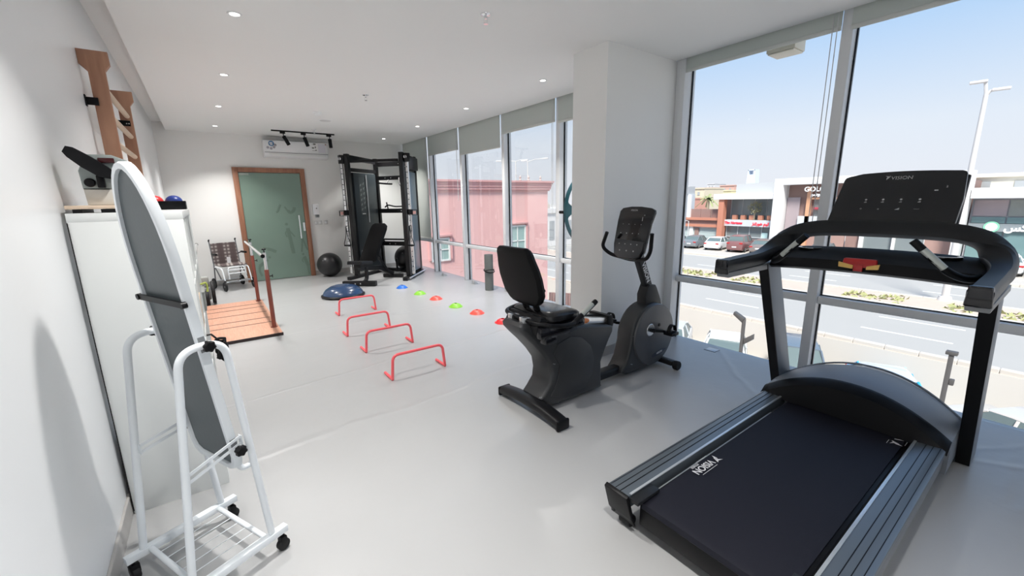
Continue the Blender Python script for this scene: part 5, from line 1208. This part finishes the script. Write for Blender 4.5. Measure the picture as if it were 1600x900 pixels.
# coffee shop
t = thing('coffee_shop', 'coffee shop with red lettering, white roof slab and glass terrace', 'building', (X+4, 24, G))
part('terracotta_pillar', MB().box(X-.8, X, 26.85, 27.5, G+.02, 1.15), terra, t)
part('back_wall', MB().box(X+1.2, X+10, 21.2, 27.5, G+.02, 1.15), brn, t)
part('roof_slab', MB().box(X-1.0, X+10, 21.2, 28.1, 1.15, 1.82, .02), mw_, t)
part('penthouse', MB().box(X+.6, X+9, 21.2, 26.2, 1.82, 3.0), mg, t)
part('floor_slab', MB().box(X-.3, X+1.2, 21.2, 26.84, -2.05, -1.3), mlg, t)
for k in range(4):
    y0 = 21.25+1.39*k
    p = part('lower_pane', MB().box(X+.3, X+.36, y0, y0+1.34, G+.05, -2.06), dkg, t); part('upper_pane', MB().box(X+1.0, X+1.06, y0, y0+1.34, -1.29, 1.14), dkg, t)
    part('balustrade_pane', MB().box(X-.25, X-.22, y0, y0+1.34, -1.29, -.45), GLASS, t)
    g = MB(); g.box(X+.2, X+.3, y0+1.34, y0+1.39, G+.05, -2.06); g.box(X+.2, X+.3, y0, y0+1.34, -3.4, -3.34); part('mullion', g, mlg, t)
    g = MB(); g.box(X+.95, X+1.0, y0+1.34, y0+1.39, -1.29, 1.14); part('mullion', g, mg, t)
part('poster', MB().box(X+.24, X+.29, 21.95, 22.65, -3.9, -2.75), mat('poster_pale', (.50, .70, .72), .5), t)
g = MB()
for k in range(5): g.box(X+.2, X+.7, 21.7+1.0*k, 22.2+1.0*k, -1.29, -.75)
part('terrace_tables', g, terra, t)
part('shop_sign', MB().text('Tim Hortons', .40, facing((X-.33, 25.75, -1.67)), .02, bold=.018, shear=.15), sg, t, smooth=False)
part('shop_sign', MB().text('\ufeb0\ufee8\ufe97\ufead\ufeee\ufeeb \ufee2\ufef4\ufe97', .46, facing((X-.33, 22.6, -1.70)), .02, bold=.018), sg, t, smooth=False)
# white framed unit
t = thing('white_framed_shop', 'large shop in a white portal frame with brown cladding and white lettering', 'building', (X+4, 14, G))
g = MB(); g.box(X-1.2, X+.4, 20.3, 21.18, G+.02, 3.3, .02); part('frame_pier', g, mw_, t)
part('frame_lintel', MB().box(X-1.2, X+.4, 6.75, 20.29, 2.62, 3.3, .02), mw_, t); part('frame_pier', MB().box(X-1.2, X+.4, 6.2, 6.74, G+.02, 3.3, .02), mw_, t)
for k in range(9): part('cladding_board', MB().box(X+.30, X+.38, 6.8, 20.25, 1.30+.145*k, 1.42+.145*k), brn, t)
part('upper_wall', MB().box(X+.4, X+10, 6.8, 20.25, -1.0, 2.62), brn, t)
part('brick_side', MB().box(X+.2, X+.38, 19.0, 20.25, G+.02, 1.28), mat('mall_mauve', (.36, .30, .32), .8), t)
g = MB(); g.box(X-.1, X+.29, 17.9, 18.3, G+.02, 2.4); g.box(X-.1, X+.29, 6.8, 17.9, 1.05, 1.25); part('sign_rail', MB().box(X-.11, X+.29, 15.8, 18.5, 1.82, 1.86), brn, t); part('orange_frame', g, mat('mall_copper', (.62, .33, .20), .6), t)
for k in range(5):
    y0 = 7.0+2.15*k; part('upper_pane', MB().box(X+.32, X+.39, y0, y0+2.05, -.7, 1.03), mat('mall_glass_grey', (.24, .26, .25), .15), t)
part('red_awning', MB().box(X-.15, X+.3, 14.0, 17.6, -.02, .22, .05), mat('awning_red', (.42, .05, .08), .7), t)
part('mid_band', MB().box(X-.1, X+.38, 6.8, 18.95, -1.7, -.72), mlg, t)
y = 18.9; k = 0
for (y0, y1, m) in ((17.0, 18.9, brk), (14.6, 16.9, brk), (13.4, 14.5, brn), (10.9, 13.3, dkg), (8.7, 10.8, dkg), (6.8, 8.6, brk)):
    part('ground_bay', MB().box(X+.2, X+.38, y0, y1, G+.02, -1.71), m, t)
part('bay_column', MB().box(X-.2, X+.19, 13.0, 13.3, G+.02, -1.71), mw_, t); part('bay_column', MB().box(X-.2, X+.19, 10.6, 10.8, G+.02, -1.71), mw_, t)
part('emblem', MB().text('$', .9, facing((X+.17, 15.2, -2.9)), .02, bold=.01), sw, t, smooth=False) if 0 else None
part('shop_sign', MB().text('GOLOSO', .68, facing((X-.13, 17.2, 2.10)), .03, bold=.02), sw, t, smooth=False)
part('shop_sign', MB().text('\ufeee\ufeb3\ufeee\ufedf\ufeee\ufe9f', .50, facing((X-.13, 17.2, 1.58)), .03, bold=.02), sw, t, smooth=False)
# right unit
t = thing('right_mall_wing', 'mall wing with white roof slab and green round sign at the right edge', 'building', (X+4, 0, G))
part('wall', MB().box(X+.6, X+12, -14, 6.15, G+.02, 1.0), mat('mall_mid_grey', (.34, .34, .37), .6), t); part('roof_slab', MB().box(X-1.0, X+12, -14, 6.15, 1.0, 1.85, .02), mw_, t)
for k in range(7):
    y0 = 6.1-2.0*(k+1); part('upper_pane', MB().box(X+.5, X+.59, y0, y0+1.9, -.45, .85), [mat('mall_mauve', (.36, .30, .32), .8), mat('mall_glass_grey', (.24, .26, .25), .15), brn][k % 3], t)
    part('lower_pane', MB().box(X+.5, X+.59, y0, y0+1.9, G+.1, -1.75), tealg, t); part('band_pane', MB().box(X+.5, X+.59, y0, y0+1.9, -1.05, -.55), tealg, t)
part('sign_band', MB().box(X+.3, X+.59, -14, 6.1, -1.72, -1.08), mat('band_dark', (.25, .28, .30), .5), t)
g = MB(); g.cyl((X+.28, 4.75, -1.35), (X+.22, 4.75, -1.35), .46, n=32); em_ = part('round_sign', g, mat('sign_green', (.25, .60, .42), .5), t)
g = MB(); g.lathe([(.30, 0), (.33, 0), (.33, .03), (.30, .03)], (X+.19, 4.75, -1.35), 'x', 28); g.cyl((X+.21, 4.75, -1.22), (X+.19, 4.75, -1.22), .10, n=14); g.prism([(4.6, -1.55), (4.9, -1.55), (4.82, -1.32), (4.68, -1.32)], 'x', X+.19, X+.21); part('round_sign_figure', g, sw, em_)
part('shop_sign', MB().text('\ufeb2\ufedc\ufe91\ufead\ufe8e\ufe98\ufeb3', .75, facing((X+.27, 2.6, -1.40)), .03, bold=.022), sw, t, smooth=False)
t = thing('roof_house', 'pale cream rooftop house behind the right mall wing', 'building', (64, 3, 1.85))
part('wall', MB().box(62, 70, -6, 7.4, G, 2.9), mat('cream_wall', (.72, .68, .58), .8), t)
part('parapet', MB().box(61.7, 70, -6, 7.6, 2.9, 3.25), mat('cream_wall', (.72, .68, .58), .8), t)
for k in range(4): part('window', MB().box(61.9, 62, 6.2-2.2*k, 6.9-2.2*k, 1.9, 2.5), mat('villa_window', (.36, .38, .39), .4), t)
# distant things
random.seed(11)
for i, (x, y, w_, h, c, lab) in enumerate(((88, 52.5, 5, 3.2, (.62, .55, .42), 'distant pale yellow house left of the palm'), (104, 55.3, 6, 2.8, (.74, .66, .42), 'distant yellow house right of the palm'), (120, 61.6, 4, 4.4, (.58, .36, .30), 'distant reddish rooftop block behind the coffee shop'), (136, 77.6, 5, 4.3, (.60, .34, .27), 'distant brick-red house behind the palm'), (152, 84, 2.8, 6, (.56, .56, .57), 'distant small grey roof block'), (76, 48.2, 3, 1.1, (.55, .28, .22), 'distant low terracotta house at the left'))):
    t = thing('distant_house', lab, 'building', (x+4, y, G), 'distant houses')
    part('wall', MB().box(x, x+8, y-w_/2, y+w_/2, G, h), mat('dh%d' % i, c, .8), t); part('parapet', MB().box(x-.2, x+8, y-w_/2-.1, y+w_/2+.1, h, h+.25), mat('dh%d' % i, c, .8), t)
    for q in range(2): part('window', MB().box(x-.1, x, y-w_*.3+w_*.4*q, y-w_*.3+w_*.4*q+.5, h-1.3, h-.6), mat('villa_window', (.36, .38, .39), .4), t)
t = thing('distant_tower', 'distant pale blue glass tower with an opening at the top', 'tower', (600, 277, G))
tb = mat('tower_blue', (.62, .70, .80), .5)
for s2, nm in ((-1, 'leg'), (1, 'leg')):
    part('tower_side', MB().hexa([(600, 277+s2*7, G), (612, 277+s2*7, G), (612, 277+s2*2, G), (600, 277+s2*2, G), (600, 277+s2*4.6, 36), (612, 277+s2*4.6, 36), (612, 277+s2*3.4, 36), (600, 277+s2*3.4, 36)]), tb, t)
part('tower_core', MB().box(601, 611, 272.5, 281.5, G, 30), tb, t); part('tower_bridge', MB().box(600, 612, 272.4, 281.6, 35, 36.5), tb, t)
# palm
def palm(label, x, y, zb, h, r, grp=None):
    t = thing('palm_tree', label, 'palm', (x, y, zb), grp)
    part('trunk', MB().cyl((x, y, zb), (x, y, zb+h), .25, .18, n=10), mat('palm_trunk', (.34, .27, .20), .9), t)
    g = MB(); c = V((x, y, zb+h))
    for k in range(26):
        a = random.uniform(0, 6.28); el = random.uniform(-.2, 1.2); L_ = r*random.uniform(.8, 1.1); d = V((cos(a)*cos(el), sin(a)*cos(el), sin(el)))
        pts = [c+d*L_*q-V((0, 0, .55*r*q*q)) for q in (0, .25, .5, .75, 1)]
        g.sweep(pts, [(-.16, -.03), (0, .03), (.16, -.03), (0, .0)])
    part('fronds', g, mat('palm_green', (.30, .33, .16), .8), t)
palm('palm tree behind the terracotta band across the road', 66, 36.7, G, 5.6, 1.9)
t = thing('terrace_tree', 'bushy olive tree on the coffee shop terrace', 'tree', (X+.3, 23.6, -1.3))
part('trunk', MB().cyl((X+.2, 23.6, -1.29), (X+.2, 23.6, -.3), .07, n=8), mat('palm_trunk', (.34, .27, .20), .9), t)
g = MB(); random.seed(4)
for k in range(260):
    a, b_ = random.uniform(0, 6.28), random.uniform(-1, 1); rr = random.uniform(.3, 1)**.5; q = math.sqrt(1-b_*b_)
    p = V((X+.2+.55*rr*q*cos(a), 23.6+.85*rr*q*sin(a), .15+.8*rr*b_)); d = V((random.uniform(-1, 1), random.uniform(-1, 1), random.uniform(-1, 1))).normalized()*.1; e_ = d.orthogonal().normalized()*.06
    b = bmesh.new(); b.faces.new([b.verts.new(v) for v in (p-d, p+e_, p+d, p-e_)]); g._add(b)
part('foliage', g, mat('olive_leaf', (.32, .31, .18), .8), t, kind='stuff')
